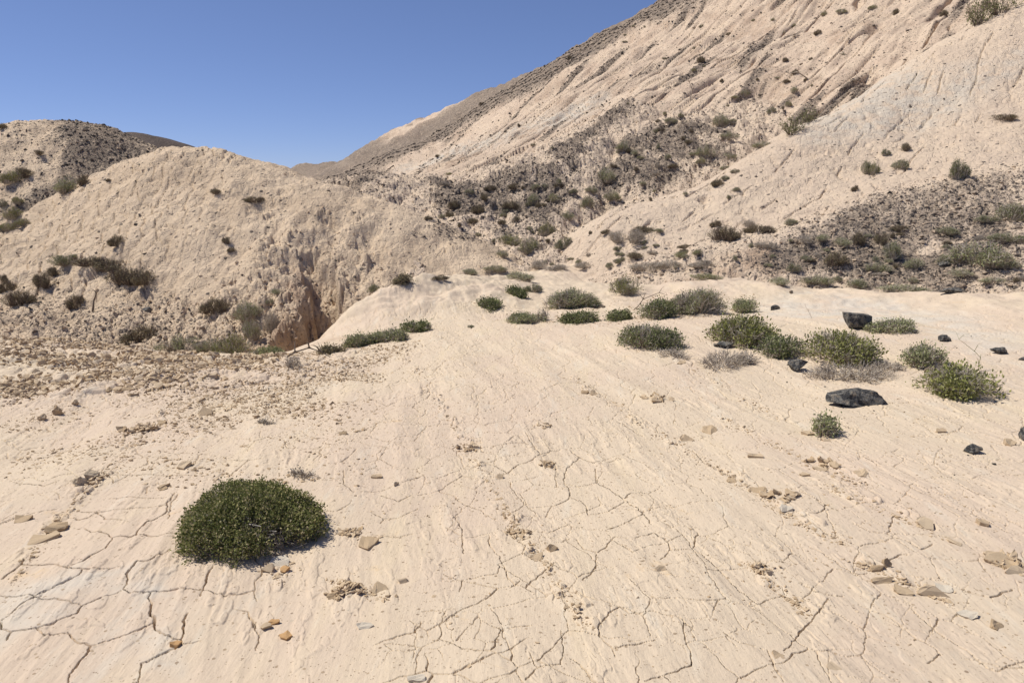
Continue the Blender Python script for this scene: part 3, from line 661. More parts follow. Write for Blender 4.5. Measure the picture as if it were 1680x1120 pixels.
def shrub_geo(kind, w, d, h, rg, shoots, per, leaf, twig, lw=0.26, t0=0.55):
    """foliage and twig arrays for a low desert shrub of width w, depth d, height h"""
    ph = rg.uniform(0, 2 * math.pi, shoots); q = np.sqrt(rg.uniform(0, 1, shoots))
    seeds = rg.uniform(0, 10, 4)
    wob = 1 + 0.13 * np.sin(2 * ph + seeds[0]) + 0.10 * np.sin(3 * ph + seeds[1]) + 0.06 * np.sin(7 * ph + seeds[2])
    nl = 3 if kind != 'cushion' else 1
    lk_ = rg.integers(0, nl, shoots) if nl > 1 else np.zeros(shoots, int)
    la = rg.uniform(0, 6.28) + np.arange(nl) * 2.4; lo = np.array([0.0, 0.24, 0.27])[:nl]; ls = np.array([0.72, 0.52, 0.42])[:nl] if nl > 1 else np.ones(1)
    if kind == 'broom':
        tip = np.stack([np.cos(ph) * q * w * 0.5, np.sin(ph) * q * d * 0.5, h * (1 - 0.45 * q ** 2) * rg.uniform(0.55, 1.05, shoots)], 1)
        base = tip * np.array([0.15, 0.15, 0]) 
    else:
        zz = np.sqrt(np.clip(1 - q ** 2.2, 0, 1))
        rj = rg.uniform(0.80, 1.04, shoots) if kind != 'cushion' else rg.uniform(0.86, 1.02, shoots) + 0.05 * (rg.uniform(0, 1, shoots) > 0.93)
        lump_ = 1 + 0.14 * np.sin(5 * np.cos(ph) * q + seeds[2]) * np.sin(5 * np.sin(ph) * q + seeds[3])
        tip = np.stack([np.cos(ph) * q * w * 0.5 * wob, np.sin(ph) * q * d * 0.5 * wob, h * zz * lump_ + 0.03 * h], 1) * rj[:, None]
        base = tip * np.array([0.45, 0.45, 0]) if kind != 'mat' else tip * np.array([0.7, 0.7, 0])
    base[:, 2] = -0.04 * h
    if nl > 1 and kind != 'broom':
        sc_ = (ls * rg.uniform(0.85, 1.15, nl))[lk_]; off = np.stack([np.cos(la) * lo * w, np.sin(la) * lo * d, 0 * la], 1)[lk_]
        hz = np.array([1.0, 0.8, 0.62])[lk_]
        tip = tip * np.stack([sc_, sc_, hz], 1) * np.array([1.12, 1.12, 1]) + off; base = base * sc_[:, None] + off; base[:, 2] = -0.04 * h
    mid = (base + tip) / 2 + np.stack([(tip - base)[:, 0] * 0.2, (tip - base)[:, 1] * 0.2, 0.10 * h * np.ones(shoots)], 1) * (0.3 if kind == 'broom' else 1)
    mid += rg.normal(size=mid.shape) * 0.03 * w
    tw = tubes(base, mid, tip, twig, twig * 0.5, rg)
    # side twigs
    nsd = shoots * (3 if kind != 'cushion' else 1)
    k_ = rg.integers(0, shoots, nsd); t = rg.uniform(0.35, 0.85, nsd)[:, None]
    a = mid[k_] * (1 - t) + tip[k_] * t
    b = a + norm(rg.normal(size=a.shape) + np.array([0, 0, 0.5]) + 1.2 * norm(tip[k_])) * w * (0.10 if kind != 'cushion' else 0.03) * rg.uniform(0.5, 1.3, nsd)[:, None]
    b[:, 2] = np.maximum(b[:, 2], 0.01)
    tw2 = tubes(a, (a + b) / 2 + rg.normal(size=a.shape) * 0.006 * w, b, twig * 0.6, twig * 0.35, rg)
    Tv = np.concatenate([tw[0], tw2[0]]); Tf = np.concatenate([tw[1], tw2[1] + len(tw[0])])
    if per <= 0: return None, (Tv, Tf)
    bare = pn(tip[:, 0] / (0.22 * w) + seeds[0], tip[:, 1] / (0.22 * w) + seeds[1], 5) + rg.normal(size=shoots) * 0.18 > (0.18 if kind != 'cushion' else 0.42)
    live = np.where(~bare)[0]
    k_ = np.repeat(live, per); n = len(k_); t = rg.uniform(t0, 1.02, n)[:, None]
    on = (1 - t) ** 2 * base[k_] + 2 * t * (1 - t) * (2 * mid - (base + tip) / 2)[k_] + t * t * tip[k_]
    spread = leaf * (1.1 if kind != 'broom' else 0.6)
    on = on + rg.normal(size=on.shape) * spread
    on[:, 2] = np.maximum(on[:, 2], 0.003)
    D = norm(norm(tip - mid)[k_] * (1.6 if kind == 'broom' else 0.8) + rg.normal(size=on.shape) * 0.6 + np.array([0, 0, 0.25]))
    return leaves(on, D, leaf, lw, rg), (Tv, Tf)
KP = {   # leaves' share, leaf length (m), twig radius, leaf width, first leaf along the shoot
 'cushion': ('cushion', 'cushion', 30, 0.0125, 0.0018, 0.34, 0.72, M_TWIG),
 'green': ('green', 'round', 14, 0.028, 0.0028, 0.27, 0.50, M_TWIG),
 'dark': ('dark', 'round', 16, 0.025, 0.0028, 0.27, 0.50, M_TWIG),
 'grey': ('grey', 'round', 14, 0.021, 0.0030, 0.25, 0.45, M_TWIG),
 'brown': ('brown', 'round', 14, 0.022, 0.0030, 0.24, 0.5, M_BROWNTWIG),
 'dry': ('dry', 'mat', 6, 0.014, 0.0030, 0.30, 0.45, M_TWIG),
 'broom': ('broom', 'broom', 12, 0.05, 0.0040, 0.10, 0.25, M_BROWNTWIG)}
PROTO = {}
def proto(kind, v):
    """unit shrub (1 m wide) meshes shared by the many far ones"""
    if (kind, v) not in PROTO:
        rg = np.random.default_rng(hash_s(kind) + v)
        lk, form, per, lf, tw, lw, t0, tm = KP[kind]
        h = {'broom': 0.95}.get(kind, 0.5)
        fo, tb = shrub_geo(form, 1.0, 0.85, h, rg, 230 if form != 'broom' else 60, per, 0.030 if form != 'broom' else 0.07, 0.006, lw + 0.08, t0)
        fm = mesh_np(kind + '_foliage', fo[0], fo[1], mats=[LEAF[lk]]); bm_ = mesh_np(kind + '_branches', tb[0], tb[1], mats=[tm])
        Vb = np.concatenate([fo[0], tb[0]]); Fb = np.concatenate([fo[1], tb[1] + len(fo[0])])
        both = mesh_np(kind + '_tuft', Vb, Fb, mats=[LEAF[lk], tm], mi=np.r_[np.zeros(len(fo[1])), np.ones(len(tb[1]))])
        PROTO[(kind, v)] = (fm, bm_, both, h)
    return PROTO[(kind, v)]
def hash_s(s): return sum(ord(c) * (i + 3) for i, c in enumerate(s))
FORM = {'cushion': 'cushion_shrub', 'green': 'green_shrub', 'dark': 'dark_green_shrub', 'grey': 'grey_green_shrub', 'brown': 'brown_shrub', 'dry': 'dry_shrub', 'broom': 'broom_shrub'}
GRP = {'F': 'shrubs on the cream slab', 'C': 'shrubs in the gully by the canyon', 'L': 'shrubs on the pale dome', 'A': 'shrubs on the gravel hill at far left',
       'M': 'shrubs on the middle gravel spurs', 'V': 'shrubs along the gully floor', 'B': 'shrubs dotted over the mountainside', 'R': 'shrubs on the right slope', 'S': 'shrubs on the gravel shoulder at right'}
def shrub(px, py, wp, hp, kind, zone, label, aspect=0.85):
    c = hit(px, py)
    if c is None: return
    dist = math.hypot(c[0], c[1])
    sl = math.sqrt(dist ** 2 + c[2] ** 2)
    wm = wp / 1120 * sl * (1.0 / (0.97 if abs(px - 840) < 500 else 1.0))
    al = math.atan2(-c[2], dist)
    dm = wm * aspect
    E = hp / 1120 * sl
    s_ = min(dm / 2 * math.sin(max(al, 0)), 0.42 * E)
    hm = max(math.sqrt(max((E - s_) ** 2 - s_ ** 2, 0)) / math.cos(al), 0.3 * E)
    # centre stands half a depth behind the front edge
    x = c[0] * (1 + dm * 0.42 / dist); y = c[1] * (1 + dm * 0.42 / dist)
    if dist > 12: x, y = c[0] * (1 + 0.1 * dm / dist), c[1] * (1 + 0.1 * dm / dist)
    z = float(ground_at(x, y))
    z = min(z, c[2] + dm * 0.5)
    rg = np.random.default_rng(int(px * 7 + py * 13))
    big = dist < 12 and wp > 28
    lk, form, per, lf, tw, lw, t0, tm = KP[kind]
    nm = FORM[kind]; cat = 'shrub'
    if big:
        e = bpy.data.objects.new(nm, None); e.location = (x, y, z); COL.objects.link(e)
        area = wm * dm
        wm *= 0.99 if form != 'cushion' else 0.93; hm *= 0.88
        if form == 'cushion': ns = 2300
        else: ns = int(min(650, 60 + 420 * area / 0.5))
        if kind == 'dry': ns = int(ns * 0.45); hm *= 0.55
        lfm = lf * (1.0 if sl < 5 else 0.75 + sl * 0.05)
        fo, tb = shrub_geo(form, wm, dm, hm, rg, ns, per, lfm, tw * (1 if sl < 5 else 0.7 + sl * 0.06), lw, t0)
        for V in (fo[0], tb[0]):       # drape over the ground
            V[:, 2] += look(Z, V[:, 0] + x, V[:, 1] + y) - z
        link('branches', mesh_np('branches', tb[0], tb[1], mats=[tm]), e)
        link('foliage', mesh_np('foliage', fo[0], fo[1], mats=[LEAF[lk]]), e)
    else:
        fm, bm_, both, ph = proto(kind, int(rg.integers(0, 3)))
        if form != 'broom': hm *= 0.8; wm *= 0.95
        sc = (wm * 0.95, wm * 0.85, hm / ph); rz = rg.uniform(0, 6.28) if form != 'broom' else 0
        if wp >= 24:
            e = bpy.data.objects.new(nm, None); COL.objects.link(e)
            link('branches', bm_, e); link('foliage', fm, e)
        else:
            e = link(nm, both)
        e.location = (x, y, z - 0.10 * hm); e.scale = sc; e.rotation_euler = (0, 0, rz)
    tag(e, label, cat, GRP[zone])
SHRUBS = [
(415,912,246,126,'cushion','F','dense dark green cushion shrub alone on the cracked foreground clay'),
(1058,577,108,48,'dark','F','dark green domed shrub at the left end of the middle row'),
(1102,590,66,24,'dry','F','grey dead twigs fringing the right foot of the dark green domed shrub'),
(1190,608,115,42,'dry','F','pale dead twig mat spread on the clay below the yellow-green shrub'),
(1226,570,116,54,'green','F','broad yellow-green shrub behind the grey stone and twig mat'),
(1282,590,78,36,'dark','F','dark green shrub just left of the round black boulder'),
(1372,606,120,58,'green','F','largest yellow-green shrub right of the round black boulder'),
(1388,630,128,42,'dry','F','tangle of grey dead twigs under the largest yellow-green shrub'),
(1445,612,64,30,'dry','F','grey leafless shrub between the twig tangle and a small brown stone'),
(1508,606,76,40,'grey','F','grey-green shrub above the small brown stone on the right'),
(1573,656,112,50,'green','F','loose yellow-green shrub with grey twigs near the right edge'),
(1464,549,76,22,'grey','F','low grey-green shrub between the square block and a pebble'),
(1348,718,58,40,'grey','F','small sparse grey plant below the largest black boulder'),
(1078,524,74,38,'dark','F','green shrub left half of the long clump behind the middle row'),
(1145,519,104,50,'grey','F','tall grey-green shrub at the middle of the long clump'),
(1222,514,50,24,'grey','F','small grey shrub trailing right from the long clump'),
(1028,482,66,40,'green','F','round bright green shrub on the brow of the slab'),
(938,508,90,36,'grey','F','wide grey-green shrub left of the round bright green one'),
(950,532,60,20,'dark','F','low green shrub in front of the wide grey-green one'),
(1014,527,42,16,'dark','F','small green tuft between two low shrubs above the dark dome'),
(862,531,70,20,'grey','F','flat grey-green shrub beside dry upright stalks'),
(888,528,34,46,'dry','F','dry stalky plant standing beside the flat grey-green shrub'),
(803,512,36,16,'dark','F','small dark shrub at the lower left of the brow'),
(850,488,36,16,'dark','F','dark green shrub second up the diagonal line on the brow'),
(874,480,40,22,'dark','F','dark green shrub at the top of the diagonal line on the brow'),
(680,547,56,20,'dark','F','green shrub at the right end of the strip by the lobe'),
(640,562,66,24,'grey','F','grey-green shrub in the middle of the strip by the lobe'),
(590,570,62,28,'grey','F','spreading grey shrub in the strip left of the lobe shrubs'),
(545,580,50,14,'brown','F','low dark shrub at the left end of the lobe strip'),
(478,606,36,34,'dry','F','dry upright tuft on the rubble in front of the canyon'),
(433,698,30,14,'dry','F','tiny dry tuft amid chips on the left'),
(492,788,44,24,'dry','F','bleached dry tuft just behind the cushion shrub'),
(772,538,20,7,'dark','F','tiny green tuft right of the lobe strip'),
(1155,459,60,16,'green','F','bright green shrub peeping over the slab brow'),
(385,576,66,48,'green','C','bright green shrub standing left of the canyon mouth'),
(412,560,44,40,'grey','C','grey-green shrub behind the bright green one at the canyon'),
(300,572,80,34,'grey','C','grey shrub left of centre in the gully under the dome'),
(235,560,74,40,'brown','C','brown shrub at the left end of the gully row'),
(345,577,62,30,'grey','C','grey-green shrub just left of the bright green gully shrub'),
(355,518,58,32,'brown','C','olive brown mound above the gully row'),
(405,522,66,36,'grey','C','grey-green mound above the bright green gully shrub'),
(445,545,50,44,'dry','C','dead grey bush hanging over the canyon mouth'),
(455,486,30,12,'grey','C','small grey shrub high beside the canyon'),
(444,503,20,12,'grey','C','small round shrub on the canyon rim'),
(440,582,52,14,'grey','C','low grey mat at the canyon lip'),
(240,470,56,28,'brown','L','dark shrub at the right end of the arc on the dome'),
(208,468,62,34,'brown','L','second dark shrub from the right of the arc on the dome'),
(182,450,64,24,'brown','L','brown shrub in the middle of the arc on the dome'),
(150,440,62,20,'brown','L','brown shrub left of the middle of the arc on the dome'),
(105,436,58,20,'dark','L','dark green shrub at the left end of the arc on the dome'),
(122,425,24,8,'dark','L','thin dark tuft above the left end of the arc'),
(72,471,38,28,'brown','L','olive shrub below the left end of the arc'),
(88,452,24,16,'brown','L','small olive tuft between the arc and the shrub below'),
(127,508,36,26,'brown','L','dark brown mound on the lower left of the dome'),
(35,500,46,28,'brown','L','olive mound at the lower left edge of the dome'),
(12,478,30,22,'brown','L','olive shrub at the left edge above the olive mound'),
(6,462,20,14,'brown','L','small dark shrub cut by the left edge'),
(193,404,34,20,'brown','L','lone brown mound in the middle left of the dome'),
(372,402,18,14,'brown','L','dark tuft in the centre of the dome face'),
(380,415,16,12,'brown','L','dark tuft just below the centre one'),
(354,320,28,10,'brown','L','dark tuft near the top of the dome'),
(418,334,44,12,'brown','L','long dark tuft in a hollow near the dome top'),
(25,302,42,22,'green','A','green shrub at the left edge upper one on the gravel hill'),
(40,292,40,16,'brown','A','brown shrub just above the green one on the gravel hill'),
(112,314,58,26,'grey','A','wide olive shrub in the middle of the gravel hill'),
(138,302,30,18,'brown','A','brown shrub touching the wide olive one'),
(29,334,20,12,'green','A','small round green shrub on the gravel hill'),
(20,360,34,20,'green','A','green shrub below the small round one'),
(38,374,26,16,'green','A','green shrub lowest right of the left edge group'),
(12,382,34,16,'green','A','green shrub cut by the left edge of the group'),
(4,340,16,14,'grey','A','grey shrub at the left edge of the gravel hill'),
(64,256,22,8,'brown','A','small brown tuft on the pale top of the gravel hill'),
(6,212,18,8,'brown','A','brown tuft on the skyline at the left edge'),
(178,298,14,5,'brown','A','tiny tuft near the bottom of the gravel field'),
(615,478,32,18,'dark','V','green shrub at the left end of the dome foot line'),
(660,474,30,16,'brown','V','olive mound second from the left of the dome foot line'),
(722,460,40,12,'brown','V','flat brown shrub in the middle of the dome foot line'),
(772,450,36,14,'grey','V','grey-green shrub right of the flat brown one'),
(812,448,46,16,'grey','V','grey shrub where the dome meets the gully'),
(852,458,70,22,'grey','V','wide grey shrub mat at the right of the dome foot'),
(838,400,58,24,'green','M','bright green shrub at the foot of the middle spur'),
(868,415,56,34,'grey','M','large grey-green shrub right of the bright green one'),
(898,387,36,28,'green','M','tall bright green shrub beside the large grey-green one'),
(926,410,38,30,'dark','M','dark green shrub sloping into the gully'),
(822,421,36,16,'grey','M','grey-green mound below the bright green shrub'),
(745,346,28,18,'brown','M','dark brown mound high on the left of the spur'),
(738,356,30,14,'brown','M','brown mound just below the dark one on the spur'),
(785,352,36,16,'brown','M','brown shrub in the middle of the dark gravel'),
(775,366,32,12,'brown','M','low brown shrub under the one in the dark gravel'),
(795,332,26,14,'brown','M','small dark shrub mid spur above the brown ones'),
(805,316,30,12,'brown','M','olive shrub high on the spur'),
(838,345,36,18,'brown','M','dark shrub on the right half of the spur'),
(842,312,34,12,'brown','M','flat brown shrub near the spur top'),
(875,335,36,20,'grey','M','grey-green shrub under the spur crest'),
(908,332,32,18,'green','M','bright green shrub right of the grey-green one'),
(932,360,28,16,'grey','M','grey shrub in the gully beside the spur'),
(736,288,18,5,'green','M','tiny green tuft on the very top of the spur'),
(917,304,16,12,'dark','M','round dark tuft between the two spurs'),
(892,308,18,10,'grey','M','grey tuft left of the round dark one'),
(823,368,22,10,'brown','M','tiny brown mound low on the spur'),
(848,362,20,10,'brown','M','small olive mound low on the spur'),
(965,340,34,22,'dark','M','dark green shrub at the channel bend'),
(995,303,48,28,'grey','M','largest grey shrub between the spurs'),
(1003,328,40,20,'grey','M','grey-green shrub below the largest grey one'),
(970,318,24,14,'grey','M','grey tuft left of the two big grey shrubs'),
(1022,249,32,20,'grey','M','grey shrub at the left end of the second spur'),
(1032,252,18,10,'brown','M','olive tuft beside the grey shrub on the second spur'),
(1090,190,12,8,'green','M','small green tuft on the crest of the second spur'),
(1117,194,12,9,'green','M','round green tuft right along the crest of the second spur'),
(1100,205,26,12,'grey','M','grey tuft just under the second spur crest'),
(1083,216,18,8,'brown','M','olive tuft below the crest of the second spur'),
(1133,218,14,9,'brown','M','olive dot in the middle of the second spur'),
(1120,232,12,8,'brown','M','dark dot lower on the second spur'),
(1080,245,10,12,'dark','M','dark upright tuft mid second spur'),
(1050,262,16,7,'green','M','green dot low on the second spur'),
(1043,282,16,8,'brown','M','olive tuft on the low left of the second spur'),
(1092,262,10,12,'grey','M','grey dot low mid second spur'),
(1155,259,32,24,'grey','M','dark grey rounded shrub on the right of the second spur'),
(1150,272,22,12,'green','M','green tuft beneath the dark grey rounded shrub'),
(1182,208,42,22,'grey','M','large dark grey shrub above the second spur'),
(1192,232,32,12,'grey','M','pale grey shrub under the large dark grey one'),
(1196,262,30,12,'grey','M','flat grey shrub near the smooth slope edge'),
(1190,278,30,8,'dark','M','dark green tuft low near the smooth slope edge'),
(1178,306,34,14,'brown','R','domed olive shrub sitting on the smooth slope edge'),
(1300,222,46,34,'broom','R','upright green broom behind the smooth slope edge'),
(1328,202,34,26,'broom','R','smaller upright broom right of the first'),
(1252,241,40,12,'grey','R','low grey shrub left of the upright brooms'),
(1265,189,16,11,'dark','B','dark green tuft left above the upright brooms'),
(1150,103,20,12,'brown','B','brown dome shrub highest left on the mountainside'),
(1138,119,14,8,'green','B','green tuft just below the brown dome shrub'),
(1184,136,10,7,'brown','B','dark dot in the middle of the mountainside'),
(1305,123,14,9,'brown','B','dark oval tuft beside a rill on the mountainside'),
(1290,137,16,7,'brown','B','brown tuft below the dark oval one'),
(1302,154,22,11,'grey','B','grey shrub below the brown tuft'),
(1294,175,14,10,'green','B','green tuft below the grey rill shrub'),
(1222,163,20,12,'grey','B','grey shrub in the middle rill'),
(1206,168,18,6,'green','B','flat green tuft left of the grey rill shrub'),
(1288,102,12,8,'brown','B','dark dot above the oval tuft'),
(1342,58,16,9,'brown','B','dark tuft on a steep rib high on the mountainside'),
(1352,27,12,8,'green','B','green dot high near the top rib'),
(1432,17,16,8,'green','B','green tuft at the top right of the mountainside'),
(1470,24,14,9,'brown','B','brown tuft right of the green top one'),
(1548,26,18,9,'brown','B','brown tuft near the tall broom at top right'),
(1380,24,18,9,'grey','B','grey tuft between two tiny tufts near the top'),
(1268,35,8,5,'green','B','tiny green dot on the upper mountainside'),
(1235,36,8,5,'green','B','tiny green dot left of its twin high up'),
(1303,44,8,5,'green','B','tiny green dot above the oval tuft'),
(1195,60,10,5,'brown','B','brown dot high on the mountain shoulder'),
(1242,134,8,5,'brown','B','brown dot left of the rill tufts'),
(1330,99,8,5,'brown','B','brown dot above the middle ribs'),
(934,99,14,9,'brown','B','olive tuft just under the skyline'),
(790,173,12,6,'brown','B','dark tuft low along the skyline'),
(875,241,10,6,'dark','B','green dot above the middle spur'),
(906,246,9,5,'dark','B','smaller green dot right above the middle spur'),
(851,208,9,6,'brown','B','brown dot in the pale apron'),
(718,258,14,6,'brown','B','olive tuft on the dark streak near the saddle'),
(830,217,6,4,'brown','B','speck of a shrub left of the brown dot'),
(1018,22,8,5,'brown','B','dark dot against the skyline near the top'),
(1040,14,8,5,'brown','B','dark dot nearest the top of the skyline'),
(1003,40,10,5,'brown','B','dark dot right under the steep skyline'),
(1606,42,44,42,'broom','R','tall green broom at the top right slope edge'),
(1640,24,56,36,'broom','R','spreading broom behind the tall one at top right'),
(1420,285,26,24,'dark','R','left green half of the paired shrubs on the slope'),
(1433,287,22,22,'green','R','yellowish right half of the paired shrubs on the slope'),
(1453,256,16,12,'dark','R','small dark tuft above the paired shrubs'),
(1485,248,22,14,'brown','R','brown tuft right of the small dark one'),
(1474,279,32,18,'dark','R','green shrub right of the paired shrubs'),
(1571,293,38,34,'dark','R','round dark shrub alone on the right slope'),
(1403,314,20,11,'brown','R','brown tuft near a crack below the paired shrubs'),
(1645,200,44,10,'brown','R','flat brown mat high at the right edge'),
(1148,207,1,1,'brown','R',''),
(1655,362,58,30,'dark','S','dark green shrub at the right edge of the gravel shoulder'),
(1620,366,40,12,'dark','S','low green shrub left of the one at the right edge'),
(1608,436,104,44,'grey','S','largest grey bush on the gravel shoulder'),
(1552,386,52,14,'dark','S','flat green shrub at the upper part of the shoulder'),
(1475,381,40,14,'brown','S','olive shrub at the top of the gravel'),
(1408,403,30,24,'brown','S','dark rounded shrub on the gravel'),
(1462,424,42,30,'dark','S','dark green shrub leaning on the gravel shoulder'),
(1446,402,32,22,'brown','S','brown shrub above the leaning green one'),
(1380,406,42,18,'grey','S','grey shrub left of the dark rounded one'),
(1350,396,40,12,'grey','S','grey low shrub near the gravel tip'),
(1370,438,54,26,'brown','S','brown mound on the lower gravel'),
(1322,428,30,10,'dark','S','green tuft beside the lower brown mound'),
(1302,447,26,18,'dark','S','dark round shrub at the left foot of the shoulder'),
(1278,466,62,18,'grey','S','olive shrub at the left end of the foot row'),
(1340,467,62,20,'grey','S','grey shrub second in the foot row'),
(1405,472,50,18,'dark','S','olive green shrub third in the foot row'),
(1480,477,84,18,'grey','S','long low grey shrub at the middle of the foot row'),
(1440,446,50,20,'grey','S','grey shrub above the olive green of the foot row'),
(1500,440,44,20,'grey','S','grey-green shrub above the long low one'),
(1545,436,30,18,'dark','S','green shrub left of the largest grey bush'),
(1655,398,64,16,'dark','S','flat green shrub at the right edge mid shoulder'),
(1650,442,40,16,'dark','S','green tuft right of the largest grey bush'),
(1320,402,40,14,'dry','S','dry brown shrub on the pale shoulder nose'),
(1256,408,44,14,'dry','S','dry twig mat on the pale shoulder'),
(1575,455,60,14,'grey','S','grey mat under the largest grey bush'),
(1630,466,50,12,'grey','S','grey mat near the right edge of the foot'),
(1045,397,62,28,'dry','V','dry beige bush in the gully below the smooth lobe'),
(1052,382,60,16,'brown','V','olive cap of shrub over the dry beige bush'),
(1012,398,46,24,'dry','V','dry grass tuft left of the dry beige bush'),
(1080,382,28,8,'dark','V','green tuft right over the dry beige bush'),
(1190,396,56,30,'brown','V','dark brown shrub in the upper right gully'),
(1175,372,30,14,'brown','V','brown tuft above the dark brown gully shrub'),
(1245,380,62,18,'brown','V','long olive shrub up the right gully'),
(1296,370,30,14,'dark','V','dark green tuft at the top of the right gully'),
(1228,372,26,14,'dry','V','dry tuft on the slope beside the long olive shrub'),
(1120,420,42,14,'green','V','green shrub in the middle of the right gully'),
(1145,420,28,12,'green','V','green tuft below the middle gully shrub'),
(1125,408,34,10,'brown','V','brown mat above the middle gully shrub'),
(1013,412,20,10,'dark','V','round olive tuft on the gully floor'),
(1040,425,44,14,'brown','V','brown shrub on the gully floor'),
(1018,432,30,14,'dark','V','dark green shrub low on the gully floor'),
(1000,440,24,12,'dark','V','small green shrub behind the round bright one'),
(1060,442,70,20,'dry','V','dry grey mat above the slab brow'),
(1100,440,60,18,'dry','V','second dry grey mat right of the first'),
(1155,440,70,16,'dry','V','third dry mat on the shoulder flank'),
(885,440,54,18,'dry','V','dry grass patch on the floor left'),
(915,444,54,16,'dry','V','dry grass patch beside the left one'),
(960,440,50,14,'dry','V','dry grass patch right of the other two'),
(995,385,30,10,'brown','V','brown tuft under the smooth lobe tip'),
]
for a in SHRUBS:
    if a[2] > 2: shrub(*a)
rs = random.Random(11)
for poly_, n_, lb_, zn_ in (((700, 300, 980, 400), 26, 'small dark shrub among the scree of the middle spur', 'M'), ((1000, 200, 1210, 330), 22, 'small dark tuft among the scree of the second spur', 'M'),
                            ((1290, 385, 1675, 470), 22, 'small shrub among the gravel of the right shoulder', 'S'), ((850, 400, 1280, 445), 24, 'small dry tuft on the gully floor', 'V'), ((1000, 30, 1500, 180), 22, 'small brown tuft on the mountainside ribs', 'B')):
    for _ in range(n_):
        big_ = 1.0 if zn_ != 'B' else 0.45
        shrub(rs.uniform(poly_[0], poly_[2]), rs.uniform(poly_[1], poly_[3]), rs.uniform(10, 23) * big_, rs.uniform(6, 11) * big_, rs.choice(['brown', 'grey', 'grey', 'dry', 'dark']), zn_, lb_)
# ---------------------------------------------------------------- stones, clay chips
import bmesh
M_BASALT = simple('black_basalt', [(0.0, (0.05, 0.05, 0.052)), (0.35, (0.085, 0.083, 0.08)), (0.47, (0.13, 0.125, 0.115)), (0.6, (0.30, 0.285, 0.25)), (0.68, (0.10, 0.095, 0.09)), (1.0, (0.40, 0.34, 0.26))], rough=1.0, scale=22, bump=(26, 1.0, 0.05), island=False)
M_BROWNROCK = simple('brown_rock', [(0.0, (0.12, 0.09, 0.07)), (1.0, (0.30, 0.24, 0.17))], scale=20, bump=(24, 0.9, 0.02), island=False)
M_KNOB = simple('grey_knob', [(0.0, (0.40, 0.32, 0.22)), (1.0, (0.56, 0.46, 0.33))], scale=30, bump=(60, 0.9, 0.01), island=False)
M_CHIP = simple('clay_chip', [(0.0, (0.27, 0.185, 0.105)), (0.4, (0.45, 0.335, 0.21)), (1.0, (0.64, 0.52, 0.37))], scale=30, bump=(60, 0.6, 0.006))
M_OCHRE = simple('ochre_chip', [(0.0, (0.42, 0.24, 0.10)), (1.0, (0.56, 0.36, 0.18))], scale=30, bump=(60, 0.6, 0.004), island=False)
M_WHITE = simple('pale_chip', [(0.0, (0.50, 0.43, 0.33)), (1.0, (0.63, 0.56, 0.45))], scale=30, bump=(60, 0.6, 0.004), island=False)
M_GRAVEL = simple('dark_gravel', [(0.0, (0.055, 0.048, 0.043)), (0.45, (0.11, 0.09, 0.075)), (0.8, (0.19, 0.15, 0.115)), (1.0, (0.34, 0.265, 0.195))])
def rock_mesh(name, rg, dims, m, n=16, sub=2, rough=0.07, profile=None):
    """angular stone: hull of scattered points, cut finer and roughened"""
    bm = bmesh.new()
    pts = profile if profile is not None else [tuple(v) for v in norm(rg.normal(size=(n, 3))) * rg.uniform(0.8, 1.0, (n, 1))]
    for p in pts: bm.verts.new((p[0] * dims[0] / 2, p[1] * dims[1] / 2, p[2] * dims[2] / 2))
    r = bmesh.ops.convex_hull(bm, input=bm.verts)
    junk = [v for v in bm.verts if not v.link_faces]
    bmesh.ops.delete(bm, geom=junk, context='VERTS')
    if sub:
        bmesh.ops.subdivide_edges(bm, edges=bm.edges, cuts=sub, use_grid_fill=True)
        bmesh.ops.triangulate(bm, faces=bm.faces)
        s = max(dims); o = Vector(rg.uniform(0, 50, 3))
        bm.normal_update()
        nv = [(v, v.normal.copy()) for v in bm.verts]
        for v, nn in nv:
            q = Vector(v.co) / s
            v.co += nn * s * rough * (mnoise.noise(q * 3 + o) + 0.6 * mnoise.noise(q * 7 + o) + 0.35 * mnoise.noise(q * 16 + o))
    me = bpy.data.meshes.new(name); bm.to_mesh(me); bm.free(); me.materials.append(m)
    return me
def slope_rot(x, y, tilt=None, rz=0.0):
    e = 0.05; nx = -(ground_at(x + e, y) - ground_at(x - e, y)) / (2 * e); ny = -(ground_at(x, y + e) - ground_at(x, y - e)) / (2 * e)
    nv = Vector((float(np.clip(nx, -.6, .6)), float(np.clip(ny, -.6, .6)), 1)).normalized()
    q = Vector((0, 0, 1)).rotation_difference(nv)
    m = q.to_matrix() @ Matrix.Rotation(rz, 3, 'Z')
    if tilt: m = m @ Matrix.Rotation(tilt[0], 3, 'X') @ Matrix.Rotation(tilt[1], 3, 'Y')
    return m.to_euler()
def stone(px, py, wp, hp, m, label, name='basalt_boulder', cat='boulder', rz=0.0, tilt=None, prof=None, depth=0.7, sink=0.26, rough=0.07, grp=None, ry=0.0):
    c = hit(px, py)
    sl = float(np.linalg.norm(c)); W_ = wp / 1120 * sl; al = math.atan2(-c[2], math.hypot(c[0], c[1]))
    D_ = W_ * depth; E = hp / 1120 * sl
    H_ = max((E - D_ * math.sin(al) * 0.55) / math.cos(al), 0.3 * E) * 1.15
    rg = np.random.default_rng(int(px * 3 + py))
    me = rock_mesh(name, rg, (W_, D_, H_), m, sub=3 if wp > 20 else 2, rough=rough, profile=prof)
    o = link(name, me)
    k = 1 + D_ * 0.45 / math.hypot(c[0], c[1])
    x, y = c[0] * k, c[1] * k
    o.location = (x, y, float(ground_at(x, y)) + H_ * (0.5 - sink))
    o.rotation_euler = (tilt[0] if tilt else 0, ry, rz)
    return tag(o, label, cat, grp)
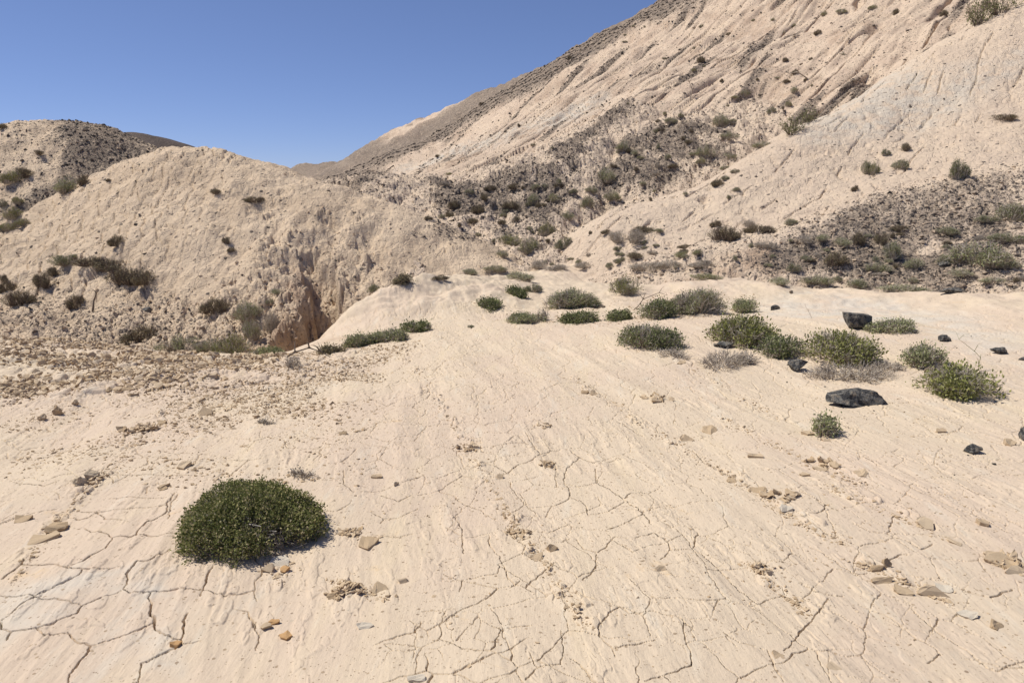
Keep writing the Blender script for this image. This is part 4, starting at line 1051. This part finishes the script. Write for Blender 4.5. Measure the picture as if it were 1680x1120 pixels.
big = [(-1, -.3, .25), (-.95, .3, .3), (-1, -.2, -.5), (-.8, -.8, -.3), (-.55, -.5, .35), (-.2, -.4, .85), (.1, .2, 1), (.45, -.2, .9), (.75, -.4, .35), (1, -.3, -.6), (.95, .4, -.8), (.5, -.9, -.7), (-.2, -.9, -.5), (-.6, .8, -.3), (.2, .9, .2), (.8, .7, 0), (0, 0, -1)]
stone(1403, 669, 92, 33, M_BASALT, 'largest black boulder, long and low, below the middle shrubs', prof=big, depth=0.6, ry=0.08)
blk = [(-.95, -.6, .9), (-1, .6, .85), (.95, -.6, .6), (1, .6, .6), (-.85, -.8, 0), (-.3, -.9, -.6), (.9, -.8, -.6), (.6, -.3, -1), (-.6, 0, -.9), (.9, .8, -.7), (-.6, .9, -.4), (0, -.9, .85)]
stone(1404, 541, 37, 25, M_BASALT, 'squared black block standing on the pale clay', prof=blk, depth=0.8, sink=0.05, rough=0.03)
stone(1309, 612, 40, 28, M_BASALT, 'round black boulder tucked against the shrubs', depth=0.8)
stone(1187, 572, 40, 14, M_BASALT, 'flat grey-black stone in the pale twig mat', depth=0.7)
stone(1497, 547, 14, 10, M_BASALT, 'small black stone at the end of the low grey shrub')
stone(1547, 561, 24, 13, M_BASALT, 'hollow-sided black stone alone on the pale clay right', depth=0.7)
stone(1636, 582, 26, 13, M_BASALT, 'black stone with a brown side near the right edge')
stone(1272, 509, 17, 10, M_BASALT, 'small black stone right of the long clump')
stone(1594, 745, 30, 16, M_BASALT, 'black angular stone on the right foreground clay', depth=0.7)
stone(1680, 724, 22, 28, M_BASALT, 'black stone cut by the right edge of the photo')
stone(1527, 613, 20, 14, M_BROWNROCK, 'small brown stone left of the loose yellow-green shrub', depth=0.8)
stone(1297, 482, 8, 6, M_BROWNROCK, 'small brown pebble on the slab brow', name='stone', cat='stone')
stone(1560, 483, 40, 10, M_BASALT, 'flat dark stone at the far edge of the slab', depth=0.5)
stone(1550, 440, 22, 10, M_BASALT, 'dark stone left of the largest grey bush')
stone(1678, 592, 12, 7, M_BASALT, 'dark pebble at the right edge of the clay', name='stone', cat='stone')
stone(240, 512, 20, 13, M_BASALT, 'dark stone on the rough foot of the dome')
stone(985, 505, 22, 7, M_BROWNROCK, 'flat grey stone at the foot of the wide grey-green shrub', name='stone', cat='stone')
# chips and flakes
def flake_mesh(name, rg, m, thick=0.16, bend=0.25, n=9):
    bm = bmesh.new(); ang = np.sort(rg.uniform(0, 6.283, n)); rad = rg.uniform(0.33, 0.56, n)
    th = thick * rg.uniform(0.7, 1.3)
    sx = rg.uniform(0.5, 0.9)
    for zz, k in ((-th / 2, 0.88), (th / 2, 1.0)):
        for a, r in zip(ang, rad):
            bm.verts.new((math.cos(a) * r * k, math.sin(a) * r * k * sx, zz + rg.normal() * th * 0.18))
    bmesh.ops.convex_hull(bm, input=bm.verts)
    bmesh.ops.delete(bm, geom=[v for v in bm.verts if not v.link_faces], context='VERTS')
    bmesh.ops.subdivide_edges(bm, edges=bm.edges, cuts=1, use_grid_fill=True)
    bmesh.ops.triangulate(bm, faces=bm.faces)
    o = Vector(rg.uniform(0, 50, 3))
    for v in bm.verts:
        v.co.z += bend * (v.co.x ** 2 - 0.08) + 0.10 * mnoise.noise(v.co * 4 + o) 
        v.co += Vector((mnoise.noise(v.co * 6 + o), mnoise.noise(v.co * 6 - o), 0)) * 0.05
    me = bpy.data.meshes.new(name); bm.to_mesh(me); bm.free(); me.materials.append(m)
    return me
FL = [flake_mesh('clay_chip', rng, M_CHIP, thick=rng.uniform(0.14, 0.42), bend=rng.uniform(-0.3, 0.5)) for _ in range(14)]
FLT = [flake_mesh('clay_chip', rng, M_CHIP, thick=rng.uniform(0.07, 0.16), bend=rng.uniform(-0.5, 0.9)) for _ in range(10)]
FLV = []
for me in FLT:
    me.calc_loop_triangles()
    v = np.array([x.co[:] for x in me.vertices]); t = np.array([x.vertices[:] for x in me.loop_triangles]); FLV.append((v, t))
def flake(px, py, wp, hp, m, label, tilt=(0.0, 0.0), rz=0.0, name='clay_flake', cat='clay flake', thick=0.16, lift=0.12, grp=None, bend=0.25):
    c = hit(px, py); sl = float(np.linalg.norm(c)); al = math.atan2(-c[2], math.hypot(c[0], c[1]))
    rg = np.random.default_rng(int(px * 5 + py * 3))
    W_ = 0.9 * wp / 1120 * sl; Dp = max(hp / 1120 * sl / max(math.sin(al), 0.3), W_ * 0.3) * 1.1
    o = link(name, flake_mesh(name, rg, m, thick, bend))
    o.scale = (W_, min(Dp, W_ * 1.3), W_)
    o.location = (c[0], c[1], float(ground_at(c[0], c[1])) + W_ * thick * lift)
    o.rotation_euler = slope_rot(c[0], c[1], tilt, rz)
    return tag(o, label, cat, grp)
NAMED = [
(94, 868, 48, 15, M_CHIP, 'smooth oval tan flake at the left, upper of two', (0.05, 0.1)),
(72, 886, 44, 16, M_CHIP, 'tan flake curling up at its right end, lower of two at left', (0.0, -0.2)),
(38, 853, 30, 10, M_CHIP, 'rough brown flake left of the two oval ones', (0.3, 0)),
(337, 680, 30, 18, M_CHIP, 'dark tilted brown slab casting a shadow at left', (0.5, 0.3)),
(607, 892, 42, 18, M_CHIP, 'thick rounded flake with a hollow shadow right of the cushion shrub', (0.1, -0.1)),
(432, 884, 30, 18, M_CHIP, 'tan flake lodged under the front of the cushion shrub', (0.4, 0.4)),
(458, 925, 34, 20, M_WHITE, 'curled pale flake below the cushion shrub', (0.3, 0.1)),
(440, 935, 22, 16, M_CHIP, 'small crumbly chip left of the curled pale flake', (0.5, 0)),
(468, 935, 20, 12, M_OCHRE, 'ochre chip under the curled pale flake', (0.2, 0)),
(470, 1045, 24, 30, M_OCHRE, 'orange disc-shaped flake lying flat in the foreground', (0.3, 0)),
(450, 1022, 18, 10, M_OCHRE, 'orange chip just above the orange disc', (0.2, 0)),
(437, 1028, 18, 14, M_CHIP, 'crumbly tan chip left of the orange disc', (0.3, 0)),
(662, 954, 22, 16, M_CHIP, 'upright triangular flake right of the crusty nodule', (0.9, 0.2)),
(622, 968, 32, 16, M_CHIP, 'thin flake jutting right from the crusty nodule', (0.4, 0.2)),
(601, 1028, 30, 16, M_WHITE, 'whitish broken crust lump below the crusty nodule', (0.3, 0.1)),
(1530, 975, 52, 14, M_CHIP, 'long dark brown leaf-shaped flake propped on edge', (1.0, 0.25)),
(1548, 966, 30, 10, M_WHITE, 'pale flat flake behind the long brown one', (0.1, 0)),
(1453, 930, 22, 14, M_CHIP, 'sharp brown shard pointing up left', (1.1, 0.5)),
(1436, 938, 30, 8, M_CHIP, 'thin shard below the pointing one', (0.5, 0)),
(1448, 954, 36, 12, M_CHIP, 'blunt tan shard in front of the sharp one', (0.6, 0)),
(1482, 970, 30, 14, M_CHIP, 'rounded cream flake between the shards and long flake', (0.1, 0)),
(1588, 1010, 30, 12, M_WHITE, 'whitish flake lying in the lower right', (0.1, 0)),
(1635, 1028, 34, 12, M_CHIP, 'brown leaf-shaped flake in the lower right corner', (0.7, 0.2)),
(1648, 925, 52, 22, M_CHIP, 'large broken crust plate at the right edge', (0.3, 0)),
(1662, 938, 34, 14, M_CHIP, 'brown crust piece under the large plate at right', (0.6, 0)),
(1368, 1095, 30, 20, M_CHIP, 'cream chip standing at the bottom right', (0.4, 0)),
(1275, 1075, 26, 14, M_CHIP, 'tan lump on a crack at the bottom', (0.3, 0)),
(1085, 935, 26, 30, M_CHIP, 'brown chevron shard in the middle foreground', (0.9, 0.1)),
(905, 902, 24, 16, M_CHIP, 'tilted chip with a black shadow in the middle', (0.8, 0.3)),
(882, 915, 26, 12, M_CHIP, 'ochre-edged chip left of the tilted one', (0.3, 0)),
(820, 784, 20, 12, M_CHIP, 'brown chip lifted above a shadow at centre', (0.8, 0.2)),
(1126, 722, 28, 10, M_CHIP, 'long brown chip pointing right at centre right', (0.5, 0.1)),
(1165, 708, 34, 12, M_CHIP, 'brown-edged plate above the long chip', (0.3, 0)),
(1290, 835, 26, 12, M_WHITE, 'white ribbed crust at the end of the diagonal ridge', (0.4, 0)),
(1240, 805, 34, 10, M_CHIP, 'plate halfway along the diagonal ridge', (0.4, 0)),
(1205, 790, 30, 10, M_CHIP, 'thin plate upper on the diagonal ridge', (0.4, 0)),
(1368, 764, 18, 12, M_CHIP, 'tan cobble right of the crust ridge', (0.2, 0)),
(1345, 770, 26, 14, M_CHIP, 'pale plate beside the tan cobble', (0.3, 0)),
(1320, 780, 18, 10, M_CHIP, 'small brown chip left of the tan cobble', (0.3, 0)),
(1240, 750, 30, 8, M_CHIP, 'oval flat flake outlined by shadow', (0.1, 0)),
(1412, 778, 26, 12, M_CHIP, 'two-lobed pale flake right of the cobble', (0.2, 0)),
(1565, 888, 26, 10, M_CHIP, 'cream cobble in the right foreground', (0.1, 0)),
(1520, 862, 26, 18, M_CHIP, 'broken cream crust lump at right', (0.3, 0)),
(1612, 860, 20, 8, M_CHIP, 'small tan chip near the right edge', (0.2, 0)),
(1655, 730, 20, 8, M_CHIP, 'brown chip beside the edge boulder', (0.3, 0)),
(1545, 709, 16, 6, M_CHIP, 'thin pale chip on the right slab', (0.2, 0)),
(1325, 712, 22, 10, M_CHIP, 'grey flat stone at the foot of the sparse grey plant', (0.1, 0)),
(1355, 722, 18, 14, M_CHIP, 'yellowish flake under the sparse grey plant', (0.4, 0)),
(655, 797, 18, 9, M_CHIP, 'knobbly brown chip on a curved crack', (0.4, 0)),
(563, 712, 20, 12, M_CHIP, 'pointed tan chip standing at centre left', (0.9, 0.1)),
(270, 800, 22, 8, M_CHIP, 'flat brown chip above the big crack at left', (0.1, 0)),
(305, 766, 24, 7, M_CHIP, 'long thin tan chip left of the cushion shrub', (0.1, 0)),
(268, 262 + 540, 16, 6, M_CHIP, 'chip near the left crack end', (0.1, 0)),
(620, 783, 24, 8, M_CHIP, 'flat cream chip above the curved crack', (0.1, 0)),
(288, 1058, 20, 10, M_OCHRE, 'tan wedge chip sitting in the crack net', (0.2, 0)),
(265, 695, 18, 12, M_CHIP, 'small stacked chip on the left furrow ridge', (0.6, 0)),
(682, 1114, 40, 14, M_WHITE, 'pale chip cut by the bottom edge', (0.2, 0)),
(960, 645, 18, 10, M_CHIP, 'brown-edged chip left of a pair at centre', (0.6, 0)),
(975, 646, 16, 10, M_CHIP, 'pale upright chip right of the pair at centre', (0.8, 0)),
(1118, 596, 16, 8, M_CHIP, 'brown chip below the grey twig fringe', (0.5, 0)),
]
for a in NAMED:
    flake(*a[:6], tilt=a[6], rz=random.Random(a[0]).uniform(-0.3, 0.3), thick=0.15 if a[2] > 24 else 0.3)
stone(132, 797, 22, 20, M_KNOB, 'left one of two grey ribbed knobs on the left clay', name='ribbed_stone', cat='stone', depth=0.9, rough=0.10)
stone(151, 790, 22, 20, M_KNOB, 'right one of two grey ribbed knobs on the left clay', name='ribbed_stone', cat='stone', depth=0.9, rough=0.10)
stone(95, 682, 16, 18, M_CHIP, 'pointed clay spike standing on the left rubble', name='ribbed_stone', cat='stone', rough=0.10)
stone(70, 690, 14, 12, M_CHIP, 'low clay knob left of the spike', name='ribbed_stone', cat='stone', rough=0.10)
stone(124, 666, 12, 10, M_CHIP, 'tiny clay spike right of the taller one', name='ribbed_stone', cat='stone', rough=0.10)
def nodule(px, py, wp, hp, label, nfl=30, m=None):
    c = hit(px, py - hp * 0.35); sl = float(np.linalg.norm(c)); W_ = wp / 1120 * sl
    rg = np.random.default_rng(int(px)); Vs, Fs, n = [], [], 0
    for i in range(nfl):
        v, t = FLV[int(rg.integers(0, len(FLV)))]
        a = rg.uniform(0, 6.283); r = 0.5 * W_ * math.sqrt(rg.uniform(0, 1)) * 0.85; s_ = W_ * 0.9 * 0.12 * (3.6 ** rg.uniform(0, 1))
        e = Matrix.Rotation(rg.uniform(0, 6.28), 3, 'Z') @ Matrix.Rotation(rg.normal() * 0.45, 3, 'X') @ Matrix.Rotation(rg.normal() * 0.4, 3, 'Y')
        x, y = c[0] + math.cos(a) * r, c[1] + math.sin(a) * r * 0.8
        q = v @ np.array(e).T * s_ * np.array([1, 1, 1.0]) + np.array([x - c[0], y - c[1], float(ground_at(x, y)) - c[2] + 0.06 * W_ * (1 - (2 * r / W_) ** 2) * rg.uniform(0, 1) + 0.015 * W_])
        Vs.append(q); Fs.append(t + n); n += len(v)
    tag(link('clay_nodule', mesh_np('clay_nodule', np.concatenate(Vs), None, np.concatenate(Fs), mats=[m or M_CHIP]), loc=tuple(c)), label, 'clay nodule')
nodule(566, 985, 66, 44, 'crusty layered clay nodule in the lower middle', 45)
nodule(768, 742, 44, 26, 'crumbling crust nodule at the centre of the slab')
nodule(850, 885, 50, 30, 'layered crust lump mid foreground on a furrow', 30)
nodule(580, 882, 46, 20, 'crumbly crust right behind the cushion shrub foot')
nodule(890, 690 + 15, 40, 16, 'loose crust lump left of the curved centre crack', 14)
nodule(905, 775, 44, 30, 'streaky crust lump below the centre cracks', 20)
nodule(455, 905, 40, 24, 'broken crust right under the cushion shrub edge', 22)
nodule(1280, 822, 60, 26, 'ribbed crust at the lower end of the diagonal ridge', 26)
nodule(1345, 768, 60, 18, 'flat crust cluster beside the tan cobble', 16)
nodule(1650, 930, 60, 30, 'jagged crust cluster at the right edge', 26)
nodule(230, 720, 60, 40, 'crumbly crust line on the left furrow, upper', 30)
nodule(150, 800, 40, 22, 'crumbly crust at the ribbed knobs', 14)
nodule(1255, 945, 60, 34, 'torn thin crust in the lower right centre', 16)
nodule(1075, 660, 60, 16, 'broken crust edge right of centre', 16)
# scatter: chips in ridges and over the rubble strip; the largest seen become things, the rest one mass
cand = []
def scatter_line(p0, p1, n, wid, s0, s1, zone):
    for _ in range(n):
        t = rng.uniform(); c = hit(p0[0] + (p1[0] - p0[0]) * t + rng.normal() * wid, p0[1] + (p1[1] - p0[1]) * t + rng.normal() * wid * 0.6)
        if c is not None: cand.append((c[0], c[1], c[2], s0 * (s1 / s0) ** rng.power(0.45), zone))
def scatter_poly(pix, n, s0, s1, zone, dens=None):
    poly = outline(pix); xs_ = [p[0] for p in poly]; ys_ = [p[1] for p in poly]
    k = 0; tries = 0
    x = rng.uniform(min(xs_), max(xs_), n * 8); y = rng.uniform(min(ys_), max(ys_), n * 8)
    keep_ = inside(x, y, poly, 0.25) > rng.uniform(size=len(x))
    cl = fbm(x / 0.8, y / 0.8, 3, 77); keep_ &= (cl + (0.35 if zone != 'rubble' else 0.6)) > rng.uniform(0, 0.7, len(x))
    x, y = x[keep_][:n], y[keep_][:n]; z = ground_at(x, y)
    for a, b_, c in zip(x, y, z): cand.append((a, b_, c, s0 * (s1 / s0) ** rng.power(0.42), zone))
scatter_poly([(0, 550), (200, 568), (420, 583), (500, 580), (400, 625), (250, 640), (0, 655)], 15000, 0.014, 0.11, 'rubble')
scatter_poly([(0, 552), (180, 568), (330, 582), (300, 610), (150, 640), (0, 668)], 2600, 0.028, 0.12, 'rubble')
scatter_poly([(300, 590), (500, 578), (690, 560), (640, 600), (560, 660), (440, 700), (300, 700)], 7000, 0.009, 0.06, 'rubble')
scatter_poly([(0, 640), (600, 600), (590, 800), (300, 800), (0, 760)], 8000, 0.004, 0.042, 'left')
scatter_poly([(560, 570), (1000, 520), (1678, 640), (1678, 1118), (700, 1118), (560, 760)], 6500, 0.003, 0.022, 'slab')
scatter_poly([(750, 520), (1000, 535), (1250, 520), (1250, 480), (1000, 480), (760, 500)], 2000, 0.010, 0.05, 'brow')
for a_, b_ in CRUST:
    scatter_line(a_, b_, int(1.5 * math.hypot(a_[0] - b_[0], a_[1] - b_[1])), 6, 0.004, 0.034, 'ridge')
for ln in [((560, 870), (620, 890), 60), ((430, 890), (480, 940), 70), ((545, 950), (620, 985), 60), ((1620, 910), (1680, 940), 50), ((1260, 540), (1340, 570), 60), ((1490, 720), (1560, 760), 30), ((820, 850), (880, 900), 60)]:
    scatter_line(ln[0], ln[1], ln[2], 9, 0.005, 0.036, 'ridge')
cand.sort(key=lambda c: -c[3] / math.hypot(c[0], c[1]))
ZL = {'rubble': ('broken brown clay chip in the dense rubble strip below the dome', 'clay chips in the rubble strip'), 'left': ('small clay chip lying on cracked clay in the left half', 'clay chips on the left clay'),
      'slab': ('small clay chip lying on the bare right slab', 'clay chips on the bare slab'), 'brow': ('clay chip on the brow of the slab by the shrubs', 'clay chips on the slab brow'), 'ridge': ('clay chip on a broken crust line of the slab', 'clay chips along the crust lines')}
def chip_tf(c):
    th_ = rng.uniform(0, 6.283); tl = abs(rng.normal(0, 0.35 if c[4] != 'rubble' else 0.6)); return th_, tl
NIND = 300
for c in cand[:NIND]:
    th_, tl = chip_tf(c); pool = FL if c[4] == 'rubble' else FLT
    i = int(rng.integers(0, len(pool)))
    o = link('clay_chip', pool[i]); s = c[3]
    o.scale = (s, s, s * rng.uniform(0.8, 1.3)); o.location = (c[0], c[1], c[2] + s * 0.0)
    o.rotation_euler = slope_rot(c[0], c[1], (tl, 0), th_)
    lb, gp = ZL[c[4]]; tag(o, lb, 'clay chip', gp)
def merged(name, items, shapes, m, label, tiltf):
    Vs, Fs, n = [], [], 0
    for it in items:
        v, t = shapes[int(rng.integers(0, len(shapes)))]
        a = rng.uniform(0, 6.283); tl = tiltf(it); ca_, sa = math.cos(a), math.sin(a); ct, st2 = math.cos(tl), math.sin(tl)
        R_ = np.array([[ca_, -sa * ct, sa * st2], [sa, ca_ * ct, -ca_ * st2], [0, st2, ct]])
        p = v @ R_.T * it[3] + np.array([it[0], it[1], it[2] + it[3] * 0.02])
        Vs.append(p); Fs.append(t + n); n += len(v)
    me = mesh_np(name, np.concatenate(Vs), None, np.concatenate(Fs), mats=[m])
    tag(link(name, me), label, 'rubble', None, 'stuff')
lowfl = []
for k_ in range(10):
    n_ = 7; a = np.sort(rng.uniform(0, 6.283, n_)); r_ = rng.uniform(0.35, 0.55, n_); t_ = rng.uniform(0.08, 0.30)
    bm = bmesh.new()
    for zz, kk in ((-t_ / 2, 0.85), (t_ / 2, 1)):
        for q, r in zip(a, r_): bm.verts.new((math.cos(q) * r * kk, math.sin(q) * r * kk * 0.75, zz + rng.normal() * 0.04))
    bmesh.ops.convex_hull(bm, input=bm.verts); bmesh.ops.delete(bm, geom=[v for v in bm.verts if not v.link_faces], context='VERTS'); bmesh.ops.triangulate(bm, faces=bm.faces)
    bm.verts.index_update()
    lowfl.append((np.array([v.co[:] for v in bm.verts]), np.array([[v.index for v in f.verts] for f in bm.faces]))); bm.free()
merged('clay_rubble', cand[NIND:], lowfl, M_CHIP, 'small broken clay chips strewn over the slab', lambda it: abs(rng.normal(0, 0.5 if it[4] != 'rubble' else 1.0)))
for k_ in range(34):
    bx_, by_ = [(1403, 660), (1404, 540), (1309, 605), (1547, 560), (1594, 742), (1636, 580), (1180, 575), (1500, 545)][k_ % 8]
    c = hit(bx_ + rng.normal() * 55, by_ + abs(rng.normal()) * 22)
    o = link('dark_pebble', rock_mesh('dark_pebble', rng, (1, 0.8, 0.6), M_BASALT, sub=1) if k_ < 5 else bpy.data.objects['dark_pebble'].data); s_ = rng.uniform(0.008, 0.028)
    o.scale = (s_,) * 3; o.location = (c[0], c[1], c[2] + s_ * 0.15); o.rotation_euler = (0, 0, rng.uniform(0, 6))
    tag(o, 'tiny dark pebble on the pale clay near the black boulders', 'pebble', 'dark pebbles near the black boulders')
# dark gravel on the spurs and shoulders
octs = []
for k_ in range(8):
    v = norm(np.array([[1, 0, 0], [-1, 0, 0], [0, 1, 0], [0, -1, 0], [0, 0, 1], [0, 0, -1]], float) + rng.normal(size=(6, 3)) * 0.3) * np.array([0.5, 0.4, 0.32]) * rng.uniform(0.8, 1.2, (6, 1))
    t = np.array([[0, 2, 4], [2, 1, 4], [1, 3, 4], [3, 0, 4], [2, 0, 5], [1, 2, 5], [3, 1, 5], [0, 3, 5]]); octs.append((v, t))
P3 = allV.reshape(nr, ntc, 3)
fc = (P3[:-1, :-1] + P3[1:, 1:]) / 2; ar = np.linalg.norm(np.cross(P3[1:, :-1] - P3[:-1, :-1], P3[:-1, 1:] - P3[:-1, :-1]), axis=-1)
inv = np.abs(np.where(Tg[:-1, :-1] > math.pi, Tg[:-1, :-1] - 2 * math.pi, Tg[:-1, :-1])) < 0.76
gw = grav[:-1, :-1]; rr_ = Rr[:-1, :-1]
wt = ar * gw ** 1.5 * inv * (rr_ < 75) / rr_ ** 1.2
wt = wt.ravel() / wt.sum()
pick = rng.choice(len(wt), 60000, p=wt)
pc_ = fc.reshape(-1, 3)[pick] + rng.normal(size=(len(pick), 3)) * np.array([0.05, 0.05, 0])
gi = [(p[0], p[1], float(z), 0.035 * (5.0 ** rng.power(0.33)) * (1 + max(0, math.hypot(p[0], p[1]) - 25) / 35), 'g') for p, z in zip(pc_, ground_at(pc_[:, 0], pc_[:, 1]))]
gi.sort(key=lambda c: -c[3] / math.hypot(c[0], c[1]))
GM = [rock_mesh('gravel_stone', rng, (1, 0.8, 0.65), M_GRAVEL, n=12, sub=1, rough=0.06) for _ in range(5)]
for c in gi[:300]:
    o = link('gravel_stone', GM[int(rng.integers(0, 5))]); o.location = c[:3]; o.scale = (c[3],) * 3; o.rotation_euler = (rng.uniform(-.4, .4), rng.uniform(-.4, .4), rng.uniform(0, 6.28))
    left = c[0] < 0 and c[1] < 30
    tag(o, 'dark stone in the gravel on the pale dome or hill at left' if left else 'dark stone in the gravel sheet on the spurs at right', 'stone', 'dark stones at left' if left else 'dark stones on the gravel spurs')
merged('dark_gravel', gi[300:], octs, M_GRAVEL, 'dark gravel strewn over the spurs and shoulders', lambda it: rng.uniform(0, 1.0))
# rough clods standing on the canyon flank, dome foot and banks
wt = (ar * inv * (rr_ < 40) / rr_ ** 1.3) * (((sid == iL) * (0.25 + 1.0 * frontL + 1.4 * rub))[:-1, :-1] + (sid == iS)[:-1, :-1] * 0.5 + (sid == iM)[:-1, :-1] * 0.6 + (sid == iN)[:-1, :-1] * 0.6 + (sid == iA)[:-1, :-1] * 0.5)
wt = wt.ravel() / wt.sum(); pick = rng.choice(len(wt), 16000, p=wt); pc_ = fc.reshape(-1, 3)[pick]
merged('clay_clods', [(p[0], p[1], p[2], 0.03 * (5.0 ** rng.power(0.3)), 'g') for p in pc_], octs, simple('clod', [(0, (0.36, 0.27, 0.19)), (1, (0.54, 0.42, 0.30))]), 'crumbled clay clods over the rough slopes', lambda it: rng.uniform(0, 1.0))
# dead branches and thin stalks
def branch(pts, r0, label, name='dead_branch', cat='branch', twigs=3, seed=1, m=None):
    rg = random.Random(seed)
    base = Vector(pts[0])
    verts, edges, rad = [Vector(p) - base for p in pts], [(i, i + 1) for i in range(len(pts) - 1)], []
    rad = [r0 * (1 - 0.75 * i / len(pts)) for i in range(len(pts))]
    L_ = sum((Vector(a) - Vector(b)).length for a, b in zip(pts[:-1], pts[1:]))
    for _ in range(twigs):
        k = rg.randrange(1, len(pts)); d = Vector((rg.uniform(-1, 1), rg.uniform(-1, 1), rg.uniform(0.1, 1))).normalized() * L_ * rg.uniform(0.15, 0.3)
        verts.append(verts[k] + d * 0.5 + Vector((0, 0, 0.02))); edges.append((k, len(verts) - 1)); rad.append(rad[k] * 0.6)
        verts.append(verts[k] + d); edges.append((len(verts) - 2, len(verts) - 1)); rad.append(rad[k] * 0.3)
    me = bpy.data.meshes.new(name); me.from_pydata(verts, edges, []); o = link(name, me, loc=base)
    o.modifiers.new('skin', 'SKIN')
    for i, sv in enumerate(me.skin_vertices[0].data): sv.radius = (rad[i], rad[i])
    me.skin_vertices[0].data[0].use_root = True
    s_ = o.modifiers.new('sub', 'SUBSURF'); s_.levels = s_.render_levels = 1
    me.materials.append(m or M_TWIG)
    tag(o, label, cat)
def on(px, py, dz=0.0):
    c = hit(px, py); return (c[0], c[1], c[2] + dz)
def offs(b, *dl): return [b] + [(b[0] + d[0], b[1] + d[1], b[2] + d[2]) for d in dl]
branch(offs(on(1040, 508), (0.06, 0, 0.05), (0.14, 0.02, 0.16), (0.24, 0.03, 0.20), (0.38, 0.02, 0.26), (0.5, 0, 0.22)), 0.008, 'bare dark branch arching left of the long shrub clump', twigs=4, seed=3, m=M_BROWNTWIG)
branch(offs(on(470, 586), (0.1, 0, 0.06), (0.25, 0.05, 0.10), (0.4, 0, 0.06), (0.5, 0, 0.0)), 0.011, 'grey dead branch lying on the canyon lip', twigs=6, seed=4, m=M_BROWNTWIG)
branch(offs(on(152, 512), (0.02, 0.02, 0.12), (0.0, 0.1, 0.25), (0.06, 0.15, 0.42)), 0.03, 'dead stump standing on the lower left of the dome', twigs=2, seed=5, m=M_BROWNTWIG)
branch(offs(on(1606, 608), (-0.01, 0, 0.06), (0.01, 0.02, 0.12), (-0.05, 0.03, 0.18), (-0.13, 0.04, 0.24), (-0.20, 0.05, 0.29)), 0.0035, 'thin leaning green stalk near the right edge', name='thin_stalk', cat='stalk', twigs=7, seed=6, m=LEAF['green'])
branch(offs(on(1332, 522), (-0.03, 0, 0.05), (-0.06, 0, 0.10), (-0.10, 0, 0.16)), 0.003, 'thin dry stalk on the pale clay above the shrubs', name='thin_stalk', cat='stalk', twigs=4, seed=7)
branch(offs(on(1325, 132), (-0.5, 0, 0.3), (-1.0, 0, 0.25)), 0.035, 'fallen dead branch lying across a rib of the mountainside', twigs=5, seed=8)
branch(offs(on(1132, 165), (0.1, 0, 0.5), (-0.1, 0, 0.9)), 0.03, 'leafless grey bush branch above the second spur', twigs=10, seed=9)
branch(offs(on(900, 350), (0, 0, .2), (0.1, 0, 0.5)), 0.02, 'bare upright twig beside the gully on the middle spur', twigs=6, seed=10)
